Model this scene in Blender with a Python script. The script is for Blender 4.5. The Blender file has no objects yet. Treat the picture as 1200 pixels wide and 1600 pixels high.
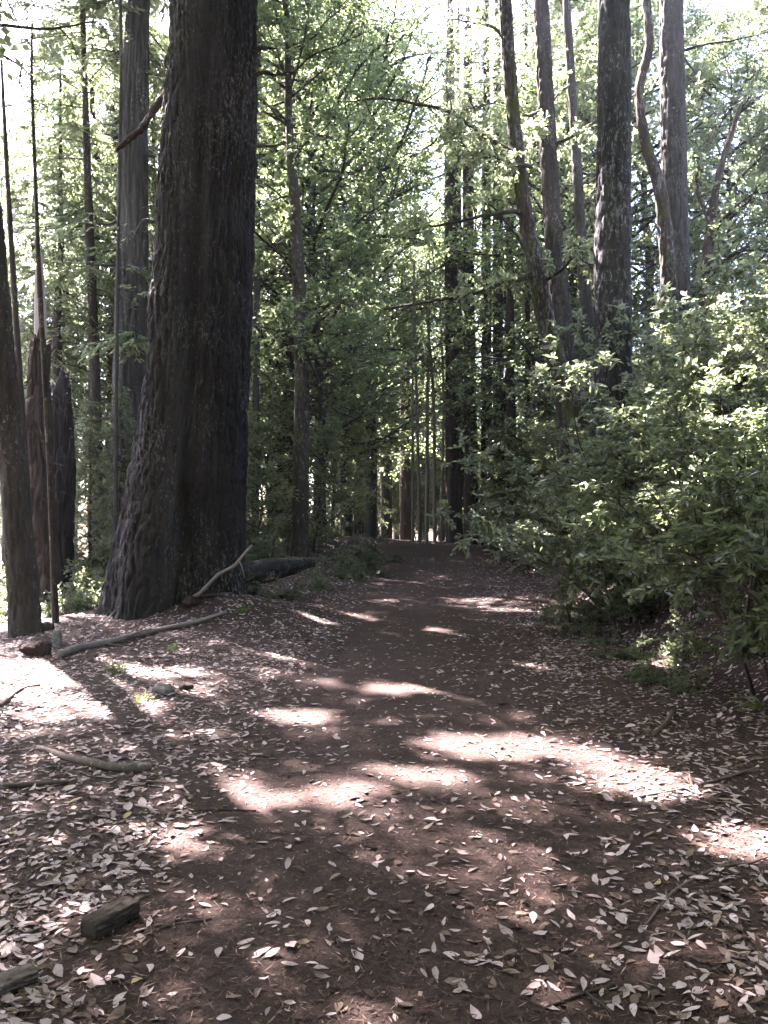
import bpy, math, random
import numpy as np
from mathutils import Vector

rad = math.radians
C = bpy.context.scene.collection
SC = bpy.context.scene
F, CXP, HOR = 1244.0, 600.0, 825.0          # focal length in px of the 1200x1600 photograph, centre column, horizon row
CAM_Z = 1.6
SUN_EL, SUN_AZ = rad(52), rad(-38)
S = np.array([math.sin(SUN_AZ) * math.cos(SUN_EL), math.cos(SUN_AZ) * math.cos(SUN_EL), math.sin(SUN_EL)])

# ------------------------------------------------------------------ noise
def _hash(ix, iy, seed):
    h = (ix.astype(np.int64) * 374761393 + iy.astype(np.int64) * 668265263 + seed * 974711) & 0x7fffffff
    h = ((h ^ (h >> 13)) * 1274126177) & 0x7fffffff
    h = h ^ (h >> 16)
    return (h & 0xffff) / 65535.0

def vn(x, y, seed=0, per=None):
    x = np.asarray(x, float); y = np.asarray(y, float)
    ix = np.floor(x); iy = np.floor(y); fx = x - ix; fy = y - iy
    ix = ix.astype(np.int64); iy = iy.astype(np.int64)
    fx = fx * fx * (3 - 2 * fx); fy = fy * fy * (3 - 2 * fy)
    w = (lambda a: a % per) if per else (lambda a: a)
    a = _hash(w(ix), iy, seed); b = _hash(w(ix + 1), iy, seed)
    c = _hash(w(ix), iy + 1, seed); d = _hash(w(ix + 1), iy + 1, seed)
    return (a * (1 - fx) + b * fx) * (1 - fy) + (c * (1 - fx) + d * fx) * fy

def fbm(x, y, seed=0, o=3):
    t = 0; a = 0.5
    for k in range(o):
        t = t + a * (vn(x * 2 ** k, y * 2 ** k, seed + k) - 0.5); a *= 0.5
    return t

def sst(a, b, x):
    t = np.clip((np.asarray(x, float) - a) / (b - a), 0, 1)
    return t * t * (3 - 2 * t)

# ------------------------------------------------------------------ terrain
def road_c(y):
    return 0.05 * np.asarray(y, float) - 0.1

def ground_h(x, y):
    x = np.asarray(x, float); y = np.asarray(y, float)
    u = x - road_c(y)
    rise = 1.0 * sst(5, 39, y) - 0.055 * np.maximum(y - 39, 0) * sst(39, 46, y)
    b = u - 2.95 - 0.5 * fbm(y * 0.5, y * 0 + 3, 5) - 0.25 * sst(9, 4, y)
    bank = 2.6 * sst(-0.15, 2.3, b) + 0.36 * np.maximum(b - 1.6, 0)
    bank = np.where(b > 25, 2.6 + 0.36 * 23.4 + 0.1 * (b - 25), bank)
    l = -u
    berm = 0.38 * np.exp(-((l - 3.3) / 1.2) ** 2) * sst(12, 19, y) * sst(60, 40, y)
    drop = -0.16 * np.maximum(l - 5.2, 0) - 0.05 * np.maximum(l - 25, 0)
    drop = np.maximum(drop, -6)
    mound = 0.36 * np.exp(-((x + 2.5) / 1.05) ** 2 - ((y - 12.9) / 1.3) ** 2)
    rut = -0.02 * np.exp(-((np.abs(u) - 0.85) / 0.3) ** 2)
    n = 0.16 * fbm(x * 0.55, y * 0.55, 11) * (0.35 + 0.65 * sst(1.0, 2.6, np.abs(u))) + 0.05 * fbm(x * 2.3, y * 2.3, 21) * (0.4 + 0.6 * sst(0.8, 2, np.abs(u)))
    n = n + 0.5 * fbm(x * 0.9, y * 0.9, 31) * sst(0.1, 1.2, b)
    return rise + bank + berm + drop + mound + rut + n

def hs(x, y):
    return float(ground_h(np.array([x]), np.array([y]))[0])

def P(px, py, Y):
    return np.array([(px - CXP) / F * Y, Y, CAM_Z + (HOR - py) / F * Y])

def G(px, py, lift=0.0):
    Y = np.arange(1.4, 90, 0.02)
    x = (px - CXP) / F * Y; z = CAM_Z + (HOR - py) / F * Y
    below = np.nonzero(z < ground_h(x, Y))[0]
    k = below[0] if len(below) else len(Y) - 1
    return np.array([x[k], Y[k], hs(x[k], Y[k]) + lift])

# ------------------------------------------------------------------ mesh building
class MB:
    def __init__(s): s.V = []; s.F = []; s.A = []; s.n = 0
    def add(s, V, Fq, var=0.5):
        V = np.asarray(V, np.float32).reshape(-1, 3); Fq = np.asarray(Fq, np.int32).reshape(-1, 4)
        s.V.append(V); s.F.append(Fq + s.n)
        s.A.append(np.broadcast_to(np.asarray(var, np.float32), (len(V),)) if np.ndim(var) < 2 else var); s.n += len(V)
    def mesh(s, name, mat, smooth=True, origin=None):
        V = np.concatenate(s.V); Q = np.concatenate(s.F); A = np.concatenate(s.A)
        if origin is not None: V = V - np.asarray(origin, np.float32)
        me = bpy.data.meshes.new(name)
        me.vertices.add(len(V)); me.vertices.foreach_set('co', V.astype(np.float32).ravel())
        me.loops.add(len(Q) * 4); me.loops.foreach_set('vertex_index', Q.ravel())
        me.polygons.add(len(Q)); me.polygons.foreach_set('loop_start', np.arange(0, len(Q) * 4, 4, dtype=np.int32))
        me.polygons.foreach_set('use_smooth', np.full(len(Q), smooth))
        at = me.attributes.new('var', 'FLOAT', 'POINT'); at.data.foreach_set('value', np.ascontiguousarray(A, np.float32))
        me.update(calc_edges=True); me.materials.append(mat)
        return me
    def obj(s, name, mat, parent=None, smooth=True, origin=None):
        return link(name, s.mesh(name, mat, smooth, origin), parent)

def link(name, me, parent=None):
    o = bpy.data.objects.new(name, me); C.objects.link(o)
    if parent is not None: o.parent = parent
    return o

def tag(o, label, cat, group=None, kind=None):
    if label: o['label'] = label
    if cat: o['category'] = cat
    if group: o['group'] = group
    if kind: o['kind'] = kind
    return o

def thing(name, label, cat, loc=(0, 0, 0), group=None):
    o = bpy.data.objects.new(name, None); C.objects.link(o); o.location = loc
    o.empty_display_size = 0.2
    return tag(o, label, cat, group)

def dup(root, loc, rotz=0.0, sc=1.0, label=None, group=None):
    r = root.copy(); C.objects.link(r); r.location = loc; r.rotation_euler = (0, 0, rotz); r.scale = (sc, sc, sc)
    if label: r['label'] = label
    if group: r['group'] = group
    for ch in root.children:
        c = ch.copy(); C.objects.link(c); c.parent = r
    return r

def unit(v):
    v = np.asarray(v, float)
    return v / np.maximum(np.linalg.norm(v, axis=-1, keepdims=True), 1e-9)

def resample(pts, rads, ds):
    pts = np.asarray(pts, float); rads = np.asarray(rads, float)
    # Catmull-Rom through the points
    Pp = np.vstack([2 * pts[0] - pts[1], pts, 2 * pts[-1] - pts[-2]])
    out = []; ro = []
    for i in range(len(pts) - 1):
        p0, p1, p2, p3 = Pp[i], Pp[i + 1], Pp[i + 2], Pp[i + 3]
        k = max(1, int(np.linalg.norm(p2 - p1) / ds))
        t = np.linspace(0, 1, k, endpoint=False)[:, None]
        out.append(0.5 * ((2 * p1) + (-p0 + p2) * t + (2 * p0 - 5 * p1 + 4 * p2 - p3) * t ** 2 + (-p0 + 3 * p1 - 3 * p2 + p3) * t ** 3))
        ro.append(rads[i] * (1 - t[:, 0]) + rads[i + 1] * t[:, 0])
    out.append(pts[-1:]); ro.append(rads[-1:])
    return np.vstack(out), np.concatenate(ro)

def tube(pts, rads, n=6, mod=None, cap=True):
    pts = np.asarray(pts, float); rads = np.asarray(rads, float); m = len(pts)
    T = unit(np.gradient(pts, axis=0))
    up = np.array([0, -1.0, 0]) if abs(T[0][1]) < 0.8 else np.array([1.0, 0, 0])
    U = np.zeros((m, 3)); u = up
    for i in range(m):
        u = u - T[i] * np.dot(u, T[i]); u = u / np.linalg.norm(u); U[i] = u
    W = np.cross(T, U)
    th = np.linspace(0, 2 * np.pi, n, endpoint=False)
    R = rads[:, None] * np.ones((1, n))
    if mod is not None: R = mod(R, th, pts)
    V = pts[:, None, :] + R[..., None] * (np.cos(th)[None, :, None] * U[:, None, :] + np.sin(th)[None, :, None] * W[:, None, :])
    i = np.arange(m - 1)[:, None]; j = np.arange(n)[None, :]; j2 = (j + 1) % n
    Q = np.stack([i * n + j, i * n + j2, (i + 1) * n + j2, (i + 1) * n + j], -1).reshape(-1, 4)
    if cap and n % 2 == 0:
        for base, rev in ((0, True), ((m - 1) * n, False)):
            qs = [[base + k, base + k + 1, base + n - 2 - k, base + n - 1 - k] for k in range(n // 2 - 1)]
            qs = np.array(qs); Q = np.vstack([Q, qs[:, ::-1] if rev else qs])
    return V.reshape(-1, 3), Q

def leaf_quads(Pb, A, N, L, W):
    A = unit(A); Sd = unit(np.cross(N, A)); L = L[:, None]; W = W[:, None]
    m = Pb + A * L * 0.45
    V = np.stack([Pb, m + Sd * W * 0.5, Pb + A * L, m - Sd * W * 0.5], 1)
    Q = np.arange(len(Pb) * 4).reshape(-1, 4)
    return V.reshape(-1, 3), Q

def leaf_folded(Pb, A, N, L, W, fold=0.12, curl=0.12):
    A = unit(A); Sd = unit(np.cross(N, A)); N = np.cross(A, Sd); L = L[:, None]; W = W[:, None]
    def pt(s, w, z): return Pb + A * L * s + Sd * W * w + N * (W * z)
    V = np.stack([pt(0, 0, 0), pt(.28, .42, fold), pt(.68, .42, fold * .7), pt(1, 0, -curl), pt(.68, -.42, fold * .7), pt(.28, -.42, fold)], 1)
    k = np.arange(len(Pb))[:, None] * 6
    Q = np.concatenate([k + np.array([0, 1, 2, 3]), k + np.array([0, 3, 4, 5])], 0)
    return V.reshape(-1, 3), Q

def rnd(rng, n): return unit(rng.normal(size=(n, 3)))

class Crown:
    """collects leafy twigs, and writes them out as leaves"""
    def __init__(s, rng): s.rng = rng; s.b = []; s.d = []; s.l = []
    def twigs(s, b, d, l): s.b.append(b); s.d.append(unit(d)); s.l.append(l)
    def leaves(s, mb, per, L, W, folded=False, flat=0.7, keep=None):
        rng = s.rng
        b = np.vstack(s.b); d = np.vstack(s.d); l = np.concatenate(s.l); n = len(b)
        t = rng.uniform(0.1, 1.0, (n, per))
        pos = b[:, None] + d[:, None] * (l[:, None] * t)[..., None]
        pos[..., 2] -= 0.18 * (l[:, None] * t ** 2)
        side = rng.normal(size=(n, per, 3)); side[..., 2] *= 0.45
        A = d[:, None] * 0.55 + unit(side) * 0.8; A[..., 2] -= 0.2
        N = np.array([0, 0, 1.0]) + rng.normal(size=(n, per, 3)) * flat
        tone = np.repeat(rng.uniform(0, 1, n), per) * 0.5 + rng.uniform(0, 1, n * per) * 0.5
        pos = pos.reshape(-1, 3); A = A.reshape(-1, 3); N = N.reshape(-1, 3)
        if keep is not None:
            k = keep(pos); pos, A, N, tone = pos[k], A[k], N[k], tone[k]
        Ls = L * rng.uniform(0.65, 1.25, len(pos)); Ws = Ls * (W / L) * rng.uniform(0.8, 1.2, len(pos))
        V, Q = (leaf_folded if folded else leaf_quads)(pos, A, N, Ls, Ws)
        mb.add(V, Q, np.repeat(tone, 6 if folded else 4))
    def needles(s, mb, per, L, W, keep=None, hang=0.35):
        rng = s.rng
        b = np.vstack(s.b); d = np.vstack(s.d); l = np.concatenate(s.l); n = len(b)
        t = np.tile(np.linspace(0.08, 1.0, per), (n, 1)) + rng.normal(size=(n, per)) * 0.03
        pos = b[:, None] + d[:, None] * (l[:, None] * t)[..., None]
        pos[..., 2] -= 0.22 * (l[:, None] * t ** 2)
        up = np.array([0, 0, 1.0]) + rng.normal(size=(n, 1, 3)) * 0.25
        sd = unit(np.cross(d[:, None], up)) * np.where(np.arange(per) % 2 == 0, 1, -1)[None, :, None]
        A = d[:, None] * 0.75 + sd * 0.75 + rng.normal(size=(n, per, 3)) * 0.18; A[..., 2] -= hang
        N = up + rng.normal(size=(n, per, 3)) * 0.45
        tone = np.repeat(rng.uniform(0, 1, n), per) * 0.6 + rng.uniform(0, 1, n * per) * 0.4
        pos = pos.reshape(-1, 3); A = A.reshape(-1, 3); N = N.reshape(-1, 3)
        if keep is not None:
            k = keep(pos); pos, A, N, tone = pos[k], A[k], N[k], tone[k]
        Ls = L * rng.uniform(0.6, 1.3, len(pos)); Ws = W * rng.uniform(0.8, 1.2, len(pos))
        V, Q = leaf_quads(pos, A, N, Ls, Ws)
        mb.add(V, Q, np.repeat(tone, 4))

def grow(rng, start, d, length, up=0.0, n=8, wob=0.12):
    d = unit(np.asarray(d, float)); p = np.asarray(start, float); pts = [p]; st = length / (n - 1)
    for i in range(n - 1):
        d = unit(d + np.array([0, 0, up / (n - 1)]) + rng.normal(size=3) * wob)
        p = p + d * st; pts.append(p)
    return np.array(pts)

def at_path(pts, t):
    i = np.clip(t * (len(pts) - 1), 0, len(pts) - 1.001); k = i.astype(int); f = (i - k)[:, None]
    return pts[k] * (1 - f) + pts[k + 1] * f, unit(pts[k + 1] - pts[k])

def leafy_limb(rng, wood, crown, start, d, length, r0, up=0.2, subs=6, twigs=5, twig_len=0.45, first=0.25, nseg=6, wob=0.14, sub_len=0.45):
    pts = grow(rng, start, d, length, up, 8, wob)
    V, Q = tube(pts, np.linspace(r0, r0 * 0.25, len(pts)), nseg); wood.add(V, Q, 0.5)
    ts = rng.uniform(first, 1.0, subs); ts[-1] = 1.0
    pb, pd = at_path(pts, ts)
    for k in range(subs):
        sl = length * sub_len * (1.1 - 0.6 * ts[k]) * rng.uniform(0.7, 1.3)
        sd = unit(pd[k] * 0.6 + rnd(rng, 1)[0] * np.array([1, 1, 0.6]) + np.array([0, 0, 0.1]))
        sp = grow(rng, pb[k], sd, sl, 0.1, 5, 0.18)
        V, Q = tube(sp, np.linspace(r0 * 0.35, r0 * 0.1, 5), 4, cap=False); wood.add(V, Q, 0.5)
        tb, td = at_path(sp, rng.uniform(0.2, 1.0, twigs))
        dd = td * 0.7 + rnd(rng, twigs) * np.array([1, 1, 0.7])
        crown.twigs(tb, dd, twig_len * rng.uniform(0.6, 1.3, twigs))
    return pts

def conifer_branch(rng, wood, crown, start, d, length, r0, droop=-0.5, lets=12, let_len=0.35, n=7, first=0.12):
    pts = grow(rng, start, d, length, droop, n, 0.05)
    V, Q = tube(pts, np.linspace(r0, r0 * 0.2, n), 4, cap=False); wood.add(V, Q, 0.5)
    t = rng.uniform(first, 1.0, lets)
    pb, pd = at_path(pts, t)
    sd = unit(np.cross(pd, [0, 0, 1.0])) * rng.choice([-1, 1], lets)[:, None]
    dd = pd * 0.55 + sd * 0.85 + rng.normal(size=(lets, 3)) * 0.2; dd[:, 2] -= 0.15
    crown.twigs(pb, dd, let_len * length * (1.15 - 0.75 * t) * rng.uniform(0.7, 1.2, lets) + 0.12)
    crown.twigs(pts[-2:-1], pd[-1:], np.array([length / n * 1.3]))

# ------------------------------------------------------------------ materials
class NT:
    def __init__(s, name):
        s.m = bpy.data.materials.new(name); s.m.use_nodes = True; s.t = s.m.node_tree; s.t.nodes.clear()
        s.out = s.n('ShaderNodeOutputMaterial')
    def n(s, typ, **kw):
        nd = s.t.nodes.new(typ)
        for k, v in kw.items(): setattr(nd, k, v)
        return nd
    def l(s, a, b): s.t.links.new(a, b)
    def coord(s, scale=(1, 1, 1)):
        tc = s.n('ShaderNodeTexCoord'); mp = s.n('ShaderNodeMapping'); mp.inputs['Scale'].default_value = scale
        s.l(tc.outputs['Object'], mp.inputs['Vector']); return mp.outputs['Vector']
    def noise(s, vec, scale, detail=4, rough=0.55):
        nd = s.n('ShaderNodeTexNoise'); nd.inputs['Scale'].default_value = scale; nd.inputs['Detail'].default_value = detail
        nd.inputs['Roughness'].default_value = rough; s.l(vec, nd.inputs['Vector']); return nd.outputs['Fac']
    def ramp(s, fac, stops):
        nd = s.n('ShaderNodeValToRGB'); e = nd.color_ramp.elements
        while len(e) < len(stops): e.new(0.5)
        for i, (p, c) in enumerate(stops): e[i].position = p; e[i].color = (*c, 1) if len(c) == 3 else c
        s.l(fac, nd.inputs['Fac']); return nd.outputs['Color']
    def mix(s, fac, a, b):
        nd = s.n('ShaderNodeMix', data_type='RGBA')
        for sock, v in ((nd.inputs[0], fac), (nd.inputs[6], a), (nd.inputs[7], b)):
            if isinstance(v, (int, float)): sock.default_value = v
            elif isinstance(v, tuple): sock.default_value = (*v, 1)
            else: s.l(v, sock)
        return nd.outputs[2]
    def math(s, op, a, b=0.0):
        nd = s.n('ShaderNodeMath', operation=op)
        for i, v in enumerate((a, b)):
            if isinstance(v, (int, float)): nd.inputs[i].default_value = v
            else: s.l(v, nd.inputs[i])
        return nd.outputs[0]
    def attr(s, name='var'):
        return s.n('ShaderNodeAttribute', attribute_name=name).outputs['Fac']
    def bsdf(s, col, rough=0.8, spec=0.3, bump=None, dist=0.02, strength=0.6):
        b = s.n('ShaderNodeBsdfPrincipled')
        if isinstance(col, tuple): b.inputs['Base Color'].default_value = (*col, 1)
        else: s.l(col, b.inputs['Base Color'])
        if isinstance(rough, float): b.inputs['Roughness'].default_value = rough
        else: s.l(rough, b.inputs['Roughness'])
        b.inputs['Specular IOR Level'].default_value = spec
        if bump is not None:
            bp = s.n('ShaderNodeBump'); bp.inputs['Distance'].default_value = dist; bp.inputs['Strength'].default_value = strength
            s.l(bump, bp.inputs['Height']); s.l(bp.outputs['Normal'], b.inputs['Normal'])
        return b

def leaf_mat(name, dark, light, trans, tmix=0.45, rough=0.42, spec=0.4, extra=None):
    t = NT(name); v = t.attr()
    stops = [(0.0, dark), (0.75, light)]
    if extra: stops = [(0.0, dark), (0.72, light), (0.9, light), (0.97, extra)]
    col = t.ramp(v, stops)
    b = t.bsdf(col, rough, spec)
    tr = t.n('ShaderNodeBsdfTranslucent')
    tcol = t.mix(v, tuple(c * 0.7 for c in trans), trans)
    t.l(tcol, tr.inputs['Color'])
    mx = t.n('ShaderNodeMixShader'); mx.inputs[0].default_value = tmix
    t.l(b.outputs[0], mx.inputs[1]); t.l(tr.outputs[0], mx.inputs[2]); t.l(mx.outputs[0], t.out.inputs['Surface'])
    return t.m

def bark_mat(name, dark, light, sxy=12, sz=2.2, lichen=0.0, lcol=(0.30, 0.31, 0.29), moss=0.0, charcoal=False, dist=0.02):
    t = NT(name)
    v = t.coord((sxy, sxy, sz)); a = t.noise(v, 1.0, 6, 0.6)
    v2 = t.coord((sxy * 4, sxy * 4, sz * 3)); f = t.noise(v2, 1.0, 3, 0.6)
    h = t.math('ADD', t.math('MULTIPLY', a, 0.7), t.math('MULTIPLY', f, 0.3))
    col = t.ramp(h, [(0.34, dark), (0.66, light)])
    vb = t.coord((1.1, 1.1, 0.35)); big = t.noise(vb, 1.0, 3)
    col = t.mix(t.math('MULTIPLY', t.ramp(big, [(0.4, (0, 0, 0)), (0.65, (1, 1, 1))]), 0.5), col, tuple(c * 1.25 for c in light))
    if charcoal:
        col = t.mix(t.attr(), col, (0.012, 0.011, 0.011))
    if lichen:
        vl = t.coord((1, 1, 0.42)); ln = t.noise(vl, 26.0 if lichen < 0.5 else 17.0, 6, 0.75); lb = t.noise(t.coord((1.3, 1.3, 0.7)), 1.0, 2)
        s_ = t.math('ADD', ln, t.math('MULTIPLY', lb, 0.35))
        lm = t.ramp(s_, [(0.80 - lichen * 0.12, (0, 0, 0)), (0.86 - lichen * 0.12, (1, 1, 1))])
        col = t.mix(t.math('MULTIPLY', lm, 0.7), col, lcol)
    if moss:
        mb_ = t.noise(t.coord((2.0, 2.0, 1.0)), 1.0, 4)
        col = t.mix(t.ramp(mb_, [(0.62 - moss * 0.2, (0, 0, 0)), (0.75 - moss * 0.2, (1, 1, 1))]), col, (0.055, 0.065, 0.018))
    b = t.bsdf(col, 0.9, 0.15, h, dist, 0.9)
    t.l(b.outputs[0], t.out.inputs['Surface'])
    return t.m

M = {}
M['broad'] = leaf_mat('broadleaf', (0.026, 0.038, 0.017), (0.060, 0.080, 0.034), (0.39, 0.495, 0.23), 0.48, 0.36, 0.5)
M['broad_warm'] = leaf_mat('broadleaf_young', (0.036, 0.048, 0.022), (0.085, 0.096, 0.042), (0.46, 0.54, 0.28), 0.48, 0.38, 0.5, (0.20, 0.09, 0.04))
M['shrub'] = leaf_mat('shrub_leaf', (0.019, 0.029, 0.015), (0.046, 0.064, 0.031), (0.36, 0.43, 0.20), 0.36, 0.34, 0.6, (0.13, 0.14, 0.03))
M['needle'] = leaf_mat('conifer_needle', (0.021, 0.034, 0.020), (0.048, 0.068, 0.035), (0.38, 0.46, 0.24), 0.45, 0.5, 0.3)
M['fern'] = leaf_mat('seedling_leaf', (0.04, 0.07, 0.02), (0.075, 0.115, 0.035), (0.22, 0.32, 0.08), 0.4, 0.45, 0.4)
M['grass'] = leaf_mat('grass_blade', (0.06, 0.09, 0.03), (0.12, 0.15, 0.06), (0.25, 0.3, 0.08), 0.35, 0.45, 0.4)
M['redwood'] = bark_mat('redwood_bark', (0.0105, 0.0098, 0.0095), (0.042, 0.037, 0.035), 15, 1.6, 0.36, (0.15, 0.148, 0.14), charcoal=True, dist=0.03)
M['fir'] = bark_mat('fir_bark', (0.012, 0.0115, 0.0115), (0.048, 0.046, 0.046), 16, 3.2, 0.55, (0.22, 0.22, 0.225), dist=0.025)
M['brown'] = bark_mat('brown_bark', (0.021, 0.017, 0.015), (0.060, 0.051, 0.043), 14, 3.0, 0.3, (0.22, 0.21, 0.19), dist=0.02)
M['mossy'] = bark_mat('mossy_bark', (0.021, 0.0175, 0.0145), (0.066, 0.055, 0.044), 15, 4.0, 0.55, (0.22, 0.215, 0.20), moss=0.35, dist=0.02)
M['grey'] = bark_mat('grey_bark', (0.022, 0.0205, 0.019), (0.066, 0.062, 0.056), 11, 1.4, 0.25, (0.2, 0.2, 0.19), dist=0.02)
M['tan'] = bark_mat('pale_bark', (0.09, 0.07, 0.055), (0.22, 0.18, 0.14), 20, 3.0, 0.2, dist=0.01)
M['dark'] = bark_mat('dark_bark', (0.022, 0.017, 0.014), (0.07, 0.052, 0.043), 10, 0.9, 0.1, dist=0.02)
M['snag'] = bark_mat('rotten_wood', (0.018, 0.0145, 0.0125), (0.065, 0.050, 0.043), 12, 1.0, 0.0, dist=0.03)
M['char'] = bark_mat('burnt_wood', (0.010, 0.009, 0.009), (0.03, 0.027, 0.026), 10, 0.8, 0.0, dist=0.03)
M['bare'] = bark_mat('bare_wood', (0.22, 0.19, 0.17), (0.42, 0.37, 0.33), 16, 1.2, 0.0, dist=0.01)
M['stick'] = bark_mat('stick_bark', (0.055, 0.041, 0.036), (0.135, 0.106, 0.095), 22, 22, 0.2, dist=0.006)
M['stick_grey'] = bark_mat('weathered_stick', (0.09, 0.076, 0.07), (0.21, 0.18, 0.168), 24, 24, 0.0, dist=0.006)
M['rot'] = bark_mat('rotten_chunk', (0.024, 0.019, 0.016), (0.075, 0.058, 0.05), 9, 30, 0.0, dist=0.012)

def ground_mat():
    t = NT('forest_floor')
    v = t.coord()
    big = t.noise(v, 0.55, 4); mid = t.noise(v, 5.0, 6, 0.65); fine = t.noise(v, 38.0, 5, 0.7); grit = t.noise(v, 170.0, 3, 0.6)
    c = t.ramp(mid, [(0.30, (0.018, 0.0105, 0.0088)), (0.52, (0.036, 0.0215, 0.0178)), (0.72, (0.066, 0.041, 0.034))])
    c = t.mix(t.ramp(big, [(0.40, (0, 0, 0)), (0.62, (0.55, 0.55, 0.55))]), c, (0.040, 0.0245, 0.0205))
    c = t.mix(t.ramp(fine, [(0.50, (0, 0, 0)), (0.72, (0.75, 0.75, 0.75))]), c, (0.085, 0.054, 0.044))
    c = t.mix(t.ramp(fine, [(0.28, (0.8, 0.8, 0.8)), (0.46, (0, 0, 0))]), c, (0.016, 0.011, 0.009))
    c = t.mix(t.ramp(grit, [(0.62, (0, 0, 0)), (0.70, (0.7, 0.7, 0.7))]), c, (0.15, 0.105, 0.094))
    h = t.math('ADD', t.math('MULTIPLY', mid, 0.5), t.math('ADD', t.math('MULTIPLY', fine, 0.35), t.math('MULTIPLY', grit, 0.15)))
    b = t.bsdf(c, 0.92, 0.2, h, 0.035, 1.0)
    t.l(b.outputs[0], t.out.inputs['Surface']); return t.m
M['ground'] = ground_mat()

def litter_mat():
    t = NT('fallen_leaf')
    v = t.attr()
    c = t.ramp(v, [(0.0, (0.055, 0.034, 0.026)), (0.20, (0.13, 0.082, 0.062)), (0.36, (0.20, 0.145, 0.12)), (0.50, (0.31, 0.235, 0.235)), (0.80, (0.425, 0.335, 0.345)), (0.955, (0.50, 0.405, 0.42)), (0.985, (0.33, 0.26, 0.13))])
    sp = t.noise(t.coord((1, 1, 1)), 55.0, 4, 0.6)
    c = t.mix(t.ramp(sp, [(0.52, (0, 0, 0)), (0.70, (0.5, 0.5, 0.5))]), c, (0.22, 0.15, 0.12))
    b = t.bsdf(c, 0.6, 0.25)
    tr = t.n('ShaderNodeBsdfTranslucent'); t.l(c, tr.inputs['Color'])
    mx = t.n('ShaderNodeMixShader'); mx.inputs[0].default_value = 0.12
    t.l(b.outputs[0], mx.inputs[1]); t.l(tr.outputs[0], mx.inputs[2]); t.l(mx.outputs[0], t.out.inputs['Surface']); return t.m
M['litter'] = litter_mat()

def duff_mat():
    t = NT('needle_duff')
    c = t.ramp(t.attr(), [(0.0, (0.022, 0.013, 0.010)), (0.5, (0.062, 0.035, 0.027)), (0.85, (0.12, 0.07, 0.055)), (1.0, (0.28, 0.20, 0.17))])
    b = t.bsdf(c, 0.8, 0.2); t.l(b.outputs[0], t.out.inputs['Surface']); return t.m
M['duff'] = duff_mat()

def stone_mat():
    t = NT('stone')
    n = t.noise(t.coord(), 9.0, 6, 0.65)
    c = t.ramp(n, [(0.3, (0.07, 0.066, 0.066)), (0.7, (0.24, 0.23, 0.23))])
    b = t.bsdf(c, 0.85, 0.3, n, 0.03, 0.8); t.l(b.outputs[0], t.out.inputs['Surface']); return t.m
M['stone'] = stone_mat()

# ------------------------------------------------------------------ camera, sky, sun
cam = bpy.data.cameras.new('camera'); co = bpy.data.objects.new('camera', cam); C.objects.link(co)
co.location = (0, 0, CAM_Z); co.rotation_euler = (rad(90), 0, 0)
cam.sensor_fit = 'VERTICAL'; cam.sensor_height = 36; cam.lens = 36 * F / 1600
cam.shift_y = (HOR - 800) / 1600; cam.clip_end = 1000; cam.clip_start = 0.05
SC.camera = co
w = bpy.data.worlds.new('World'); SC.world = w; w.use_nodes = True
sky = w.node_tree.nodes.new('ShaderNodeTexSky'); sky.sky_type = 'NISHITA'; sky.sun_disc = False
sky.sun_elevation = SUN_EL; sky.sun_rotation = SUN_AZ; sky.air_density = 1.0; sky.dust_density = 2.0
bg = w.node_tree.nodes['Background']; bg.inputs['Strength'].default_value = 0.05
w.node_tree.links.new(sky.outputs[0], bg.inputs['Color'])
sl = bpy.data.lights.new('sun', 'SUN'); sl.energy = 5.0; sl.angle = rad(0.53); sl.color = (1.0, 0.95, 0.88)
so = bpy.data.objects.new('sun', sl); C.objects.link(so); so.location = (5, 20, 40)
so.rotation_euler = Vector(S).to_track_quat('Z', 'Y').to_euler()
SC.view_settings.view_transform = 'Standard'; SC.view_settings.look = 'None'; SC.view_settings.gamma = 1
SC.view_settings.exposure = 4.65
SC.view_settings.use_white_balance = True; SC.view_settings.white_balance_temperature = 6450; SC.view_settings.white_balance_tint = 24
SC.render.engine = 'CYCLES'
cy = SC.cycles
cy.use_adaptive_sampling = True; cy.adaptive_threshold = 0.02; cy.max_bounces = 4; cy.diffuse_bounces = 3; cy.glossy_bounces = 2; cy.transmission_bounces = 3; cy.transparent_max_bounces = 4
cy.caustics_reflective = False; cy.caustics_refractive = False; cy.sample_clamp_indirect = 4
try: cy.use_denoising = True
except Exception: pass

# ------------------------------------------------------------------ ground
def axis(parts):
    out = []
    for a, b, st in parts: out.append(np.arange(a, b, st))
    return np.concatenate(out + [[parts[-1][1]]])
xs = axis([(-260, -60, 20), (-60, -24, 3), (-24, -8, 0.5), (-8, 8, 0.09), (8, 24, 0.4), (24, 60, 3), (60, 260, 20)])
ys = axis([(-40, -4, 3), (-4, 1.5, 0.25), (1.5, 14, 0.08), (14, 46, 0.28), (46, 90, 1.2), (90, 400, 20)])
XX, YY = np.meshgrid(xs, ys); ZZ = ground_h(XX, YY)
V = np.stack([XX, YY, ZZ], -1).reshape(-1, 3); nx = len(xs)
i = np.arange(len(ys) - 1)[:, None]; j = np.arange(nx - 1)[None, :]
Q = np.stack([i * nx + j, i * nx + j + 1, (i + 1) * nx + j + 1, (i + 1) * nx + j], -1).reshape(-1, 4)
cxq = V[Q, 0].mean(1); cyq = V[Q, 1].mean(1); uq = cxq - road_c(cyq)
on_road = (np.abs(uq) < 1.9) & (cyq > -5) & (cyq < 70)
def sub(mask, name):
    q = Q[mask]; idx, inv = np.unique(q, return_inverse=True)
    mb = MB(); mb.add(V[idx], inv.reshape(-1, 4)); o = mb.obj(name, M['ground']); o['kind'] = 'structure'
sub(~on_road, 'ground'); sub(on_road, 'dirt_road')

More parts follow.
